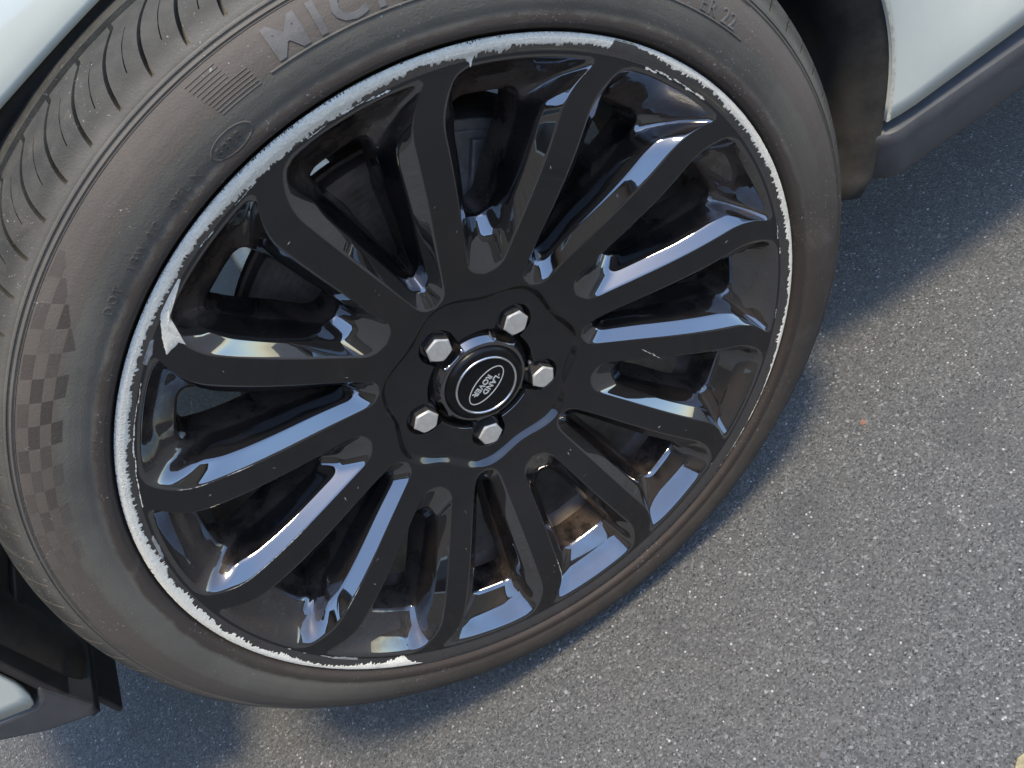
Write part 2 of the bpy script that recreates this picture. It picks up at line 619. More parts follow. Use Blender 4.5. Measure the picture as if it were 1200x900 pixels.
# interior points
cand = []
for r in list(np.arange(0.0515, 0.080, 0.0032)) + list(np.arange(0.0995, 0.285, 0.0042)):
    n = max(60, int(2 * math.pi * r / (0.0034 if r < 0.1 else 0.0042)))
    off = rng.random()
    for i in range(n):
        a = 2 * math.pi * (i + off) / n
        cand.append((r * math.cos(a), r * math.sin(a)))
for dr in (-0.0065, -0.0048, -0.0038, -0.0029, -0.002, -0.001, 0.0, 0.001, 0.002, 0.0029, 0.0038, 0.0048):
    for i in range(420):                      # rings that follow the lobed step round the hub
        a = 2 * math.pi * i / 420
        ph = (math.degrees(a) - (PH0 - STEP / 2)) / (2 * STEP) * 2 * math.pi
        r = 0.0880 - 0.0042 * math.cos(ph) + dr
        cand.append((r * math.cos(a), r * math.sin(a)))
cand = np.array(cand)
keep = np.ones(len(cand), bool)
for h in holes:
    keep &= ~inside(h, cand)
bpts = np.array(pts2)
idx = np.where(keep)[0]
for i in idx:
    d2 = np.min((bpts[:, 0] - cand[i, 0]) ** 2 + (bpts[:, 1] - cand[i, 1]) ** 2)
    if d2 < 0.0009 ** 2:
        keep[i] = False
allp = pts2 + [tuple(p) for p in cand[keep]]
res = delaunay_2d_cdt([Vector(p) for p in allp], edges, [], 0, 1e-7)
cv = np.array([tuple(v) for v in res[0]])
cf = [tuple(f) for f in res[2]]
cent = np.array([cv[list(f)].mean(0) for f in cf])
ok = np.hypot(cent[:, 0], cent[:, 1]) < R_OUT
for h in holes:
    ok &= ~inside(h, cent)
in2out = {}
for o_i, lst in enumerate(res[3]):
    for q in lst:
        in2out[q] = o_i

FV = [(x, y, z_front(x, y)) for x, y in cv]         # (u, v, z) wheel plane coords
FD = [0.0] * len(FV)                                # dust attribute
FDIM = len(FV)                                     # flat open face (first vertices): coat cut so its reflection stays dark
FF, FO = [], []                                     # faces, owner (-1 hub, k spoke)


def owner_of(x, y):
    r = math.hypot(x, y)
    a = math.degrees(math.atan2(y, x))
    k = round((PH0 - a) / STEP) % NS
    return k if r > 0.0965 else -1


for f, c, g in zip(cf, cent, ok):
    if not g:
        continue
    a, b, d = (cv[i] for i in f[:3])
    if (b[0] - a[0]) * (d[1] - a[1]) - (b[1] - a[1]) * (d[0] - a[0]) < 0:
        f = f[::-1]
    FF.append(f)
    FO.append(owner_of(*c))


def zwin(r):
    return interp(r, [(0.115, -0.061), (0.14, -0.057), (0.17, -0.0490), (0.20, -0.0415), (0.23, -0.0365), (0.256, -0.0325)])


SS = [0.02, 0.04, 0.07, 0.10, 0.12, 0.2, 0.3, 0.42, 0.56, 0.60, 0.64, 0.68, 0.72, 0.82, 0.93, 1.0]
for k, (L, W, even, phi) in enumerate(WINDOWS):
    n = len(L)
    DUSTK = 0.40 if k in (4, 5, 6, 7, 8) else 1.0          # road film sits on the upper and forward pockets
    st = starts[1 + k]
    prev = [in2out[st + i] for i in range(n)]
    lz = [FV[p][2] for p in prev]
    for si, s in enumerate(SS + ['wall1', 'wall2', 'wall3']):
        cur = []
        for i in range(n):
            lx, ly = L[i]
            wx, wy = W[i]
            rw = math.hypot(wx, wy)
            rl = math.hypot(lx, ly)
            z1 = zwin(rw)
            outer_end = min(1, max(0, (rl - 0.268) / 0.012))
            if isinstance(s, str):
                d = {'wall1': (0.0012, 0.0035), 'wall2': (0.002, 0.012), 'wall3': (0.004, 0.030)}[s]
                cx, cy = rad(1) * 0, 0
                # shrink into the window slightly
                rc = 0.20
                ccx, ccy = rc * math.cos(rad(phi)), rc * math.sin(rad(phi))
                dx, dy = ccx - wx, ccy - wy
                dl = math.hypot(dx, dy) + 1e-9
                x, y, z = wx + dx / dl * d[0], wy + dy / dl * d[0], z1 - d[1]
                du = 0.65
            else:
                # rounded edge, then a gentle plane, then a steeper plane into the opening
                m1, m2, e1, e2 = 0.60, 1.75, 0.10, 0.62
                drop = m1 * s * s / (2 * e1) if s < e1 else m1 * (s - e1 / 2)
                if s > 0.56:
                    t = (s - 0.56) / 0.16
                    drop += (m2 - m1) * (0.08 * t * t if t < 1 else 0.08 + (s - 0.72))
                drop /= m1 * (1 - e1 / 2) + (m2 - m1) * (0.08 + 0.28)
                dflat = s * s / 0.24 if s < 0.12 else s - 0.06
                dflat /= 0.94
                # outer end: steep first plane, then a flatter one
                if s < 0.42:
                    d2 = dflat * 1.3
                else:
                    dk = (0.42 - 0.06) / 0.94 * 1.3
                    d2 = dk + (1 - dk) * (s - 0.42) / 0.58
                drop = drop * (1 - outer_end) + d2 * outer_end
                x, y = lx + (wx - lx) * s, ly + (wy - ly) * s
                z = lz[i] + (z1 - lz[i]) * drop
                du = outer_end * DUSTK * (0.30 + 0.50 * s) + (1 - outer_end) * 0.16 * max(0, (s - 0.55) / 0.45) * (0.3 + 0.7 * min(1, max(0, (rw - 0.12) / 0.12)))
                if s < 0.2:
                    du *= s / 0.2
            cur.append(len(FV))
            FV.append((x, y, z))
            FD.append(du)
        for i in range(n):
            j = (i + 1) % n
            FF.append((prev[i], prev[j], cur[j], cur[i]))
            # first half of the loop is the clockwise side (+lateral)
            if i < NH:
                # lateral + means angle + (counter-clockwise) or not: decide by geometry
                x, y = L[i]
            else:
                x, y = L[i]
            a = math.degrees(math.atan2(y, x))
            rel = (a - phi + 180) % 360 - 180
            if abs(rel) < 0.02:
                x2, y2 = L[j]
                a2 = math.degrees(math.atan2(y2, x2))
                rel = (a2 - phi + 180) % 360 - 180
            # remove the outer twist from the decision: use the loop half instead
            half = 0 if i < NH else 1
            FO.append((k, half, rel))
        prev = cur

# decide which half belongs to which spoke: average rel sign
sgn = np.mean([o[2] for o in FO if isinstance(o, tuple) and o[1] == 0])
for i, o in enumerate(FO):
    if isinstance(o, tuple):
        k, half, _ = o
        ccw = (half == 0) == (sgn > 0)
        FO[i] = k if ccw else (k + 1) % NS          # spoke k lies counter-clockwise of window k

# hub groove: outer chamfer, floor, then the flank of the central boss
st = starts[-1]
prev = [in2out[st + i] for i in range(NHUB)]
for kind in range(9):
    cur = []
    for i in range(NHUB):
        a = 2 * math.pi * i / NHUB
        ro, ri = hub_radii(a)
        pk = min(1, max(0, (ro - 0.0515) / 0.006))          # 1 inside a bolt pocket
        top = min(0.0388, ri - 0.0010)
        r_, z_, du = [
            (ro - 0.0004, -0.0478, 0), (ro - 0.0008, -0.0484, 0), (ro - 0.0011, -0.0494, 0.1),
            (ro - 0.0014 - 0.0014 * (1 - pk), -0.0575 - 0.006 * pk, 0.05 + 0.75 * pk),
            (ri + 0.0004, -0.0580 - 0.0062 * pk, 0.05 + 0.75 * pk), (ri - 0.0002, -0.0570 - 0.004 * pk, 0.05 + 0.6 * pk),
            (top + (ri - top) * (0.16 if pk < 0.05 else 0.5), -0.0446, 0.0), (top + (ri - top) * 0.06, -0.0437, 0.0), (top - 0.0015, -0.0434, 0.0)][kind]
        cur.append(len(FV))
        FV.append((r_ * math.cos(a), r_ * math.sin(a), z_))
        FD.append(du)
    for i in range(NHUB):
        j = (i + 1) % NHUB
        FF.append((prev[i], prev[j], cur[j], cur[i]))
        FO.append(-1)
    prev = cur

FVn = np.array(FV)
P3 = np.stack([FVn[:, 0], -FVn[:, 2], FVn[:, 1]], 1)      # wheel local 3D
# orient and accumulate smooth normals
NRM = np.zeros_like(P3)
FF2 = []
for f in FF:
    q = P3[list(f)]
    nn = np.zeros(3)
    for i in range(1, len(f) - 1):
        nn += np.cross(q[i] - q[0], q[i + 1] - q[0])
    FF2.append(f)
    for i in f:
        NRM[i] += nn
NRM /= (np.linalg.norm(NRM, axis=1)[:, None] + 1e-20)
# the open face: exact surface normals (wheel plane u, v -> x, z; height -> -y)
for i in range(len(cv)):
    x, y = cv[i]
    e = 0.0003
    gx = (z_front(x + e, y) - z_front(x - e, y)) / (2 * e)
    gy = (z_front(x, y + e) - z_front(x, y - e)) / (2 * e)
    nn = np.array([-gx, -1.0, -gy])
    if np.hypot(x, y) > 0.053:
        sgn_ = 1 if NRM[i][1] <= 0 else -1
        NRM[i] = sgn_ * nn / np.linalg.norm(nn)
# the front must face -Y
front_sample = [i for i in range(len(cv)) if 0.2 < math.hypot(*cv[i]) < 0.24]
flip = np.mean(NRM[front_sample][:, 1]) > 0
if flip:
    NRM = -NRM
    FF2 = [f[::-1] for f in FF2]


def submesh(name, fids, extra=None, parent=None, mat=MAT_BLACK):
    used = {}
    V, F, N, D = [], [], [], []
    for fi in fids:
        g = []
        for i in FF2[fi]:
            if i not in used:
                used[i] = len(V)
                V.append(tuple(P3[i]))
                N.append(tuple(NRM[i]))
                D.append(FD[i])
            g.append(used[i])
        F.append(tuple(g))
    o = link(name, V, F, mat, parent)
    o.data.normals_split_custom_set_from_vertices(N)
    at = o.data.attributes.new('dust', 'FLOAT', 'POINT')
    at.data.foreach_set('value', D)
    at = o.data.attributes.new('dim_face', 'FLOAT', 'POINT')
    at.data.foreach_set('value', [1.0 if i < FDIM else 0.0 for i in used])
    return o


by = {}
for i, o in enumerate(FO):
    by.setdefault(o, []).append(i)

# the wheel part: rim barrel and lip, carrying hub plate, spokes, tyre, bolts, cap
lip = [(0.2865, float(z_land(0.2865))), (0.2880, -0.0024), (0.2895, -0.0016), (0.2920, -0.0005), (0.2950, 0.0000),
       (0.2972, -0.0003), (0.2984, -0.0014), (0.2986, -0.0030), (0.2980, -0.012), (0.2965, -0.016)]
V1, F1 = lathe(lip, 560)
wheel = link("wheel", V1, [f[::-1] for f in F1], MAT_BLACK, car, (0, 0, HUB_Z))
at = wheel.data.attributes.new('dust', 'FLOAT', 'POINT')
at.data.foreach_set('value', [0.25 * rng.random() for _ in range(len(wheel.data.vertices))])
wheel['label'] = "glossy black wheel with fourteen paired spokes and a scraped bare rim edge"

barrel_prof = [(0.288, -0.010), (0.2725, -0.022), (0.266, -0.034), (0.262, -0.052), (0.2585, -0.075), (0.2530, -0.082), (0.2530, -0.150),
               (0.256, -0.158), (0.256, -0.235), (0.270, -0.245), (0.288, -0.250), (0.2985, -0.252)]
V1, F1 = lathe(barrel_prof, 240)
link("rim_barrel", V1, F1, MAT_BARREL, wheel, sharp=35)

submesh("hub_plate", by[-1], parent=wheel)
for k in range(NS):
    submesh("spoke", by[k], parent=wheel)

# ---- scraped edge of the rim: bare metal strip with a torn inner border
TAB = [(0, 5.6), (4.3, 5.7), (12.4, 6.2), (19.4, 6.8), (25.3, 6.0), (29.7, 4.4), (37.0, 5.6), (41.6, 3.4), (44.1, 2.0), (45.0, 0.4), (48.1, 0.4),
       (48.6, 5.6), (52.2, 7.0), (57.4, 7.6), (63.3, 6.4), (64.7, 9.5), (66.5, 8.0), (68.4, 9.5), (68.9, 14.0), (69.6, 9.5), (71.7, 7.7), (74.9, 6.2),
       (78.3, 7.0), (86.8, 9.6), (93, 9.4), (100.0, 9.6), (106, 8.6), (112.5, 6.5), (116, 8.0), (121, 6.2), (125.0, 6.4),
       (132.0, 6.6), (136.1, 7.4), (144.6, 7.1), (150.6, 7.1), (154.3, 7.8), (157.3, 7.2), (164.4, 9.0), (168, 7.5), (171.6, 9.0), (178.3, 7.3), (185.7, 6.0),
       (197.1, 6.2), (205.6, 4.2), (213.4, 6.6), (218, 8), (221.1, 13.0), (222.5, 8), (224.5, 3.4), (226, 0.5), (240, 0.35), (262, 0.3),
       (300, 0.5), (318, 1.6), (322.0, 2.6), (327, 4), (331.1, 5.6), (335, 3.8), (339.8, 3.9), (346, 4.4), (351.1, 4.8), (356.6, 5.3), (360, 5.6)]
nseg = 4200
sv, sf = [], []
walk = 0.0
tooth, tl = 0.0, 0
prevw = None
lz = [(r, z) for r, z in lip[:8]]
lz.sort()


def lipz(r):
    if r > 0.2984:
        return -0.0012 - (r - 0.2984) * 6
    return interp(r, [(0.255, -0.0036), (0.2865, float(z_land(0.2865)))] + lip[1:7])


ncol = 9
for i in range(nseg + 1):
    a = 360.0 * i / nseg
    w = interp(a % 360, TAB) * (1.15 if 55 < a < 215 else 1.05)
    if tl <= 0:
        tooth = random.random() ** 1.7
        tl = random.choice((1, 2, 2, 3, 4, 6))
    tl -= 1
    walk = 0.96 * walk + random.uniform(-0.28, 0.28)
    ww_ = w + (tooth * 2.6 - 1.0) * min(1, w / 5) + walk * min(1, w / 4)
    if w < 1.2:
        ww_ = w * (1 + tooth) if random.random() < 0.9 else 0.9
    ww_ = max(ww_, 0.05) * 1e-3
    ro = 0.29845 + random.uniform(-0.00006, 0.00010)
    ca, sa = math.cos(rad(a)), math.sin(rad(a))
    for c in range(ncol):
        r = ro - ww_ * c / (ncol - 1)
        lift = 0.00022 + random.uniform(-0.00009, 0.00009)
        if c == ncol - 1:
            lift = -0.00005
        z = lipz(r) + lift
        sv.append((r * ca, -z, r * sa))
for i in range(nseg):
    for c in range(ncol - 1):
        sf.append((i * ncol + c, i * ncol + c + 1, (i + 1) * ncol + c + 1, (i + 1) * ncol + c))
link("scraped_edge", sv, sf, MAT_SCUFF, wheel, smooth=False)


def patch(outline, lift=0.00035, name="paint_chip", mat=MAT_SCUFF):
    """flat chip of missing paint following the front face; outline in polar (deg, r)"""
    P = [(r * math.cos(rad(a)), r * math.sin(rad(a))) for a, r in outline]
    # densify and roughen
    Q = []
    for i in range(len(P)):
        p, q = np.array(P[i]), np.array(P[(i + 1) % len(P)])
        m = max(1, int(np.hypot(*(q - p)) / 0.0012))
        for t in range(m):
            Q.append(p + (q - p) * t / m + rng.normal(0, 0.00018, 2))
    c = np.mean(Q, 0)
    V = []
    n = len(Q)
    for s, l in ((1.0, -0.0001), (0.93, lift), (0.6, lift), (0.3, lift)):
        for q in Q:
            x, y = c + (q - c) * s
            V.append((x, -(z_front(x, y) + l), y))
    V.append((c[0], -(z_front(*c) + lift), c[1]))
    F = []
    for k in range(3):
        for i in range(n):
            j = (i + 1) % n
            F.append((k * n + i, k * n + j, (k + 1) * n + j, (k + 1) * n + i))
    for i in range(n):
        F.append((3 * n + i, 3 * n + (i + 1) % n, 4 * n))
    return link(name, V, F, mat, wheel)


MAT_PRIMER = mat_simple("grey_primer", (0.30, 0.29, 0.27), 0.6, 0, 0.15, 200, 0.2, bump=0.1)
patch([(114.8, 0.2913), (115.5, 0.2862), (119.0, 0.2852), (122.9, 0.2800), (123.4, 0.2700), (124.4, 0.2652), (124.3, 0.2700), (126.4, 0.2748), (124.6, 0.2800), (122.4, 0.2845), (120.1, 0.2895), (117.5, 0.2910)])
patch([(206.2, 0.2927), (205.9, 0.2870), (206.6, 0.2855), (209, 0.2850), (211.5, 0.2856), (212.8, 0.2921), (210, 0.293)], 0.0003, "paint_chip", MAT_PRIMER)
patch([(158.1, 0.2886), (157.6, 0.2855), (160, 0.2850), (162.3, 0.2856), (163.4, 0.2890), (161, 0.2897)], 0.0003, "paint_chip", MAT_PRIMER)
patch([(125.1, 0.2893), (124.4, 0.2858), (126.5, 0.2835), (128.4, 0.2850), (128.2, 0.288)], 0.0003, "paint_chip", MAT_PRIMER)


def scratch(P, width, name="scratch"):
    """ragged bare line; P in polar (deg, r)"""
    Q = np.array([(r * math.cos(rad(a)), r * math.sin(rad(a))) for a, r in P])
    d = np.r_[0, np.cumsum(np.hypot(*np.diff(Q, axis=0).T))]
    n = max(4, int(d[-1] / 0.0009))
    t = np.linspace(0, d[-1], n)
    C = np.stack([np.interp(t, d, Q[:, i]) for i in range(2)], 1)
    T = np.gradient(C, axis=0)
    T /= np.linalg.norm(T, axis=1)[:, None] + 1e-12
    N = np.stack([-T[:, 1], T[:, 0]], 1)
    V, F = [], []
    for i in range(n):
        w = width * (0.25 + 0.75 * random.random()) * (0.15 if random.random() < 0.22 else 1) * min(1, 6 * i / n + 0.1, 6 * (n - 1 - i) / n + 0.1)
        for k in (-1, 1):
            x, y = C[i] + N[i] * (k * w / 2 + random.uniform(-0.0001, 0.0001))
            V.append((x, -(z_front(x, y) + 0.00018), y))
    for i in range(n - 1):
        F.append((2 * i, 2 * i + 1, 2 * i + 3, 2 * i + 2))
    return (V, F)


parts = [scratch([(-26.2, 0.1518), (-27.8, 0.1585), (-29.6, 0.167), (-30.6, 0.1720)], 0.0007)]
# scraped patches along the second step of the rim, just inside the scuffed lip
for a0, a1, w, dens_ in ((131, 152, 0.0011, 1.0), (80, 87, 0.0016, 1.0), (88, 92, 0.0010, 0.7), (28.5, 40.5, 0.0022, 1.0), (-13, -3, 0.0014, 0.6), (-30, -22, 0.0010, 0.4), (196, 206, 0.0009, 0.5), (-62, -45, 0.0006, 0.5), (100, 112, 0.0006, 0.6)):
    a = a0
    while a < a1:
        L_ = random.uniform(0.5, 3.0)
        if random.random() < dens_:
            r = 0.2858 + random.uniform(-0.0006, 0.0008)
            parts.append(scratch([(a, r), (a + L_ * 0.5, r + random.uniform(-.0002, .0002)), (min(a + L_, a1), r)], w * random.uniform(0.5, 1.2)))
        a += L_ * 0.8
# nicks on the faces of the spokes
for k in range(NS):
    ac = PH0 - STEP * k
    for _ in range(random.choice((1, 2, 2, 3))):
        r = random.uniform(0.13, 0.25)
        a = ac + random.uniform(-0.8, 0.8) * math.degrees(0.010 / r)
        l = random.uniform(0.001, 0.004)
        th = random.uniform(0, math.pi)
        da, dr = math.degrees(l * math.cos(th) / r), l * math.sin(th)
        parts.append(scratch([(a, r), (a + da / 2, r + dr / 2), (a + da, r + dr)], random.uniform(0.0003, 0.0006)))
# long ragged chips along the trailing edges of three lower spokes
for k, side_, r0, r1, w in ((10, -1, 0.185, 0.268, 0.0009), (11, -1, 0.205, 0.226, 0.0012), (11, -1, 0.236, 0.262, 0.0008), (9, -1, 0.21, 0.235, 0.0006), (7, 1, 0.225, 0.255, 0.0006)):
    ac = PH0 - STEP * k
    P = []
    for r in np.linspace(r0, r1, 9):
        P.append((ac + math.degrees(twist(r)) - side_ * -1 * math.degrees(0.0116 / r), r))
    parts.append(scratch(P, w))
V, F = merge(parts)
o = link("paint_scratches", V, F, MAT_SCUFF, wheel, smooth=False)
o['kind'] = 'stuff'


# ---- tyre
def smooth_profile(P, n):
    P = np.array(P, float)
    d = np.r_[0, np.cumsum(np.hypot(*np.diff(P, axis=0).T))]
    t = np.linspace(0, d[-1], n)
    Q = np.stack([np.interp(t, d, P[:, i]) for i in range(2)], 1)
    for _ in range(2):
        Q[1:-1] = 0.25 * Q[:-2] + 0.5 * Q[1:-1] + 0.25 * Q[2:]
    return Q


side_prof = [(0.292, -0.020), (0.2975, -0.0085), (0.3002, -0.0035), (0.3022, 0.0015), (0.3040, 0.0032), (0.3100, 0.0036), (0.3112, 0.0026),
             (0.3125, 0.0030), (0.318, 0.0045), (0.326, 0.0050), (0.334, 0.0042), (0.342, 0.0018), (0.350, -0.0026), (0.3555, -0.0068)]
side = smooth_profile(side_prof, 60)
ridge = [(0.3563, -0.0066), (0.3570, -0.0064), (0.3577, -0.0074), (0.3582, -0.0092), (0.3592, -0.0094), (0.3598, -0.0088), (0.3606, -0.0092), (0.3612, -0.0112)]
shoulder = smooth_profile([(0.3620, -0.0115), (0.3660, -0.0145), (0.3705, -0.0185), (0.3748, -0.0230), (0.3785, -0.0285), (0.3815, -0.0345),
                           (0.3838, -0.0420), (0.3855, -0.0500), (0.3868, -0.0580)], 34)
groove = [(0.3869, -0.0600), (0.3795, -0.0606), (0.3790, -0.0660), (0.3790, -0.0690), (0.3880, -0.0698)]
crown = [(0.3885, -0.078), (0.3890, -0.092), (0.3892, -0.106), (0.3815, -0.107), (0.3815, -0.116), (0.3896, -0.117), (0.3899, -0.130), (0.390, -0.139)]
inner_half = [(r, -0.278 - z) for r, z in (crown[::-1] + groove[::-1] + [tuple(x) for x in shoulder[::-3]] + ridge[::-3] + [tuple(x) for x in side[::-3]])]
prof = [tuple(x) for x in side] + ridge + [tuple(x) for x in shoulder] + groove + crown + inner_half[1:]
n_side = len(side) + len(ridge)
n_sh = n_side + len(shoulder)
NP = 88
cols = [0.0, 0.015, 0.028, 0.112, 0.125, 0.145, 0.28, 0.43, 0.530, 0.537, 0.553, 0.560, 0.70, 0.85]
# per column: groove depth weight (main) and sipe weight
gmain = [0, 0, 1, 1, 0, 0, 0, 0, 0, 0, 0, 0, 0, 0]
gsipe = [0, 0, 0, 0, 0, 0, 0, 0, 0, 1, 1, 0, 0, 0]
arc = [0.0]
for i in range(1, len(prof)):
    arc.append(arc[-1] + math.hypot(prof[i][0] - prof[i - 1][0], prof[i][1] - prof[i - 1][1]))
s_sh0 = arc[n_side]
# outward profile normals
pn = []
for i in range(len(prof)):
    a = prof[max(0, i - 1)]
    b = prof[min(len(prof) - 1, i + 1)]
    t = np.array([b[0] - a[0], b[1] - a[1]])
    t /= np.linalg.norm(t) + 1e-12
    nrm = np.array([-t[1], t[0]])
    pn.append(nrm)
# make sure normals point outward (radially out on the crown)
if pn[len(prof) // 2][0] < 0:
    pn = [-q for q in pn]
TV, TF = [], []
PITCH = 2 * math.pi / NP
TH0 = rad(91.0) + 0.3 * PITCH * 0
for p in range(NP):
    for c, (fr, gm, gs) in enumerate(zip(cols, gmain, gsipe)):
        for i, (r, z) in enumerate(prof):
            s = arc[i] - s_sh0
            off = 0.0
            depth = 0.0
            if 0 <= s and z > -0.139:
                u_ = min(s, 0.05)
                off = -rad(3.4) * (u_ / 0.045) ** 1.7
                if s > 0.0035 and i < n_sh + 1:
                    t = min(1, (s - 0.0035) / 0.004)
                    depth = gm * 0.0068 * t
                if 0.016 < s < 0.040:
                    depth = max(depth, gs * 0.0042)
                    if gs:
                        off += rad(0.20) * math.sin((s - 0.016) * 520)
            a = TH0 + (p + fr) * PITCH + off
            rr_ = r - pn[i][0] * depth
            zz = z - pn[i][1] * depth
            bd_ = abs((math.degrees(a) + 90 + 180) % 360 - 180)
            kb = min(1, max(0, (72 - bd_) / 34))
            kb = kb * kb * (3 - 2 * kb)
            if zz > -0.2:
                rr_ -= 0.0075 * kb * min(1, max(0, (rr_ - 0.306) / 0.06))
            x, zc = rr_ * math.cos(a), rr_ * math.sin(a)
            # the loaded tyre flattens on the ground and bulges a little there
            h = zc + HUB_Z
            y = -zz
            if h < 0.05:
                k = 1 - max(0, h) / 0.05
                k = max(0, min(1, k))
                if zz > -0.139:
                    y -= 0.002 * k * (1 if rr_ > 0.31 else 0)
                lim = 0.0005
                if h < lim:
                    zc = lim - HUB_Z
            TV.append((x, y, zc))
m = len(prof)
ncols = NP * len(cols)
for q in range(ncols):
    q2 = (q + 1) % ncols
    for i in range(m - 1):
        TF.append((q * m + i, q * m + i + 1, q2 * m + i + 1, q2 * m + i))
tyre = link("tyre", TV, TF, MAT_TYRE, wheel, sharp=38)
tyre['label'] = "low-profile black tyre with dusty grey sidewall and raised lettering"


def side_z(r):
    P = [tuple(x) for x in side] + ridge
    return interp(r, [(p[0], p[1]) for p in P])


# ---- raised lettering on the sidewall
FONT = bpy.data.curves.new("tmp_font", 'FONT')


def text_mesh(s, size, extrude, offset=0.0, space=1.0, sx=1.0):
    cu = bpy.data.curves.new("tmp_text", 'FONT')
    cu.body = s
    cu.size = size
    cu.extrude = extrude
    cu.offset = offset
    cu.space_character = space
    cu.resolution_u = 3
    o = bpy.data.objects.new("tmp_text", cu)
    COL.objects.link(o)
    dg = bpy.context.evaluated_depsgraph_get()
    dg.update()
    me = o.evaluated_get(dg).to_mesh()
    V = [(v.co.x * sx, v.co.y, v.co.z) for v in me.vertices]
    F = [tuple(p.vertices) for p in me.polygons]
    o.evaluated_get(dg).to_mesh_clear()
    bpy.data.objects.remove(o)
    bpy.data.curves.remove(cu)
    bm = bmesh.new()
    vs = [bm.verts.new(v) for v in V]
    for f in F:
        try:
            bm.faces.new([vs[i] for i in f])
        except ValueError:
            pass
    bmesh.ops.triangulate(bm, faces=bm.faces[:])
    lim = size * 0.16
    for _ in range(5):
        es = [e for e in bm.edges if e.calc_length() > lim]
        if not es:
            break
        bmesh.ops.subdivide_edges(bm, edges=es, cuts=1)
        bmesh.ops.triangulate(bm, faces=bm.faces[:])
    bm.verts.index_update()
    V = [tuple(v.co) for v in bm.verts]
    F = [tuple(v.index for v in f.verts) for f in bm.faces]
    bm.free()
    return V, F


def bend_text(s, a_start, r_base, size, height, offset=0.0, space=1.0, sx=1.0, mat=MAT_TYRE, name="raised_lettering"):
    V, F = text_mesh(s, size, height, offset, space, sx)
    W = []
    for x, y, z in V:
        r = r_base + y
        a = rad(a_start) - x / (r_base + size * 0.35)
        zz = side_z(r) + (height * (1 if z > 0 else -0.8))
        W.append((r * math.cos(a), -zz, r * math.sin(a)))
    return link(name, W, F, mat, wheel, smooth=False)


MAT_LETTER = mat_simple("raised_rubber", (0.125, 0.117, 0.104), 0.6, 0, 0.2, 60, 0.2, (0.12, 0.10, 0.08), 0.2, 700)
bend_text("MICHELIN", 89.9, 0.3350, 0.0235, 0.0007, 0.0006, 1.28, 1.32, MAT_LETTER)
bend_text("ER 22", 38.3, 0.3340, 0.0150, 0.0007, 0.0, 1.15, 0.95, MAT_LETTER)
bend_text("5825", 100.6, 0.3135, 0.0085, 0.0006, 0.0, 1.15, 1.0)
bend_text("OFL X", 108.0, 0.3145, 0.0080, 0.0005, 0.0, 1.3, 1.0)
bend_text("1BW 2C", 116.3, 0.3150, 0.0080, 0.0005, 0.0, 1.3, 1.0)
bend_text("DOT", 122.0, 0.3160, 0.0080, 0.0005, 0.0, 1.3, 1.0)


def arc_bar(a0, a1, r0, r1, h, mat=MAT_TYRE, name="raised_rib", n=None):
    n = n or max(3, int(abs(a1 - a0) * 2))
    V, F = [], []
    for i in range(n + 1):
        a = rad(a0 + (a1 - a0) * i / n)
        for r, l in ((r0, -0.0004), (r0 + (r1 - r0) * 0.2, h), (r0 + (r1 - r0) * 0.8, h), (r1, -0.0004)):
            z = side_z(r) + l
            V.append((r * math.cos(a), -z, r * math.sin(a)))
    for i in range(n):
        for k in range(3):
            F.append((i * 4 + k, i * 4 + k + 1, (i + 1) * 4 + k + 1, (i + 1) * 4 + k))
    return V, F


parts = [arc_bar(91.0, 30.0, 0.3312, 0.3330, 0.0006), arc_bar(168.0, 30.0, 0.3550, 0.3556, 0.0004)]
V, F = merge(parts)
link("raised_rib", V, F, MAT_TYRE, wheel)
# the moulded hatch lines left of the lettering (figure left out)
parts = []
for q in range(11):
    r0 = 0.3305 + 0.0021 * q
    lo = 97.2 + 0.10 * q
    hi = 92.3 + 0.06 * q + (1.8 if q > 5 else 0)
    parts.append(arc_bar(lo, hi, r0, r0 + 0.0009, 0.00028))
V, F = merge(parts)
link("moulded_hatching", V, F, MAT_TYRE, wheel)
# oval round the date code
V, F = [], []
n = 48
for i in range(n):
    t = 2 * math.pi * i / n
    for s, l in ((0.92, -0.0002), (0.96, 0.0003), (1.04, 0.0003), (1.08, -0.0002)):
        ta, tr = 0.0150 * s * math.cos(t), 0.0068 * (s * 1.0) * math.sin(t)
        r = 0.3165 + tr
        a = rad(98.5) - ta / 0.3165
        V.append((r * math.cos(a), -(side_z(r) + l), r * math.sin(a)))
for i in range(n):
    j = (i + 1) % n
    for k in range(3):
        F.append((i * 4 + k, i * 4 + k + 1, j * 4 + k + 1, j * 4 + k))
link("date_code_ring", V, F, MAT_TYRE, wheel)

# ---- wheel bolts
def bolt_mesh():
    parts = []
    n = 6
    rc = 0.0105 / math.cos(math.pi / 6)
    # hexagon: base, top edge, chamfer ring, flat face (axis -Y)
    rings = [(rc, 0.010), (rc, -0.0070), (rc * 0.90, -0.0085), (0.0, -0.0085)]
    V, F = [], []
    N = 48
    for (r, y) in rings[:-1]:
        for i in range(N):
            a = 2 * math.pi * i / N
            # hexagon radius
            m_ = (a % (math.pi / 3)) - math.pi / 6
            hexr = (r * math.cos(math.pi / 6)) / math.cos(m_)
            if y == -0.0085:
                hexr = min(hexr, 0.0100)
            V.append((hexr * math.cos(a), y, hexr * math.sin(a)))
    for k in range(2):
        for i in range(N):
            j = (i + 1) % N
            F.append((k * N + i, k * N + j, (k + 1) * N + j, (k + 1) * N + i))
    F.append(tuple(2 * N + i for i in range(N)))
    return V, F


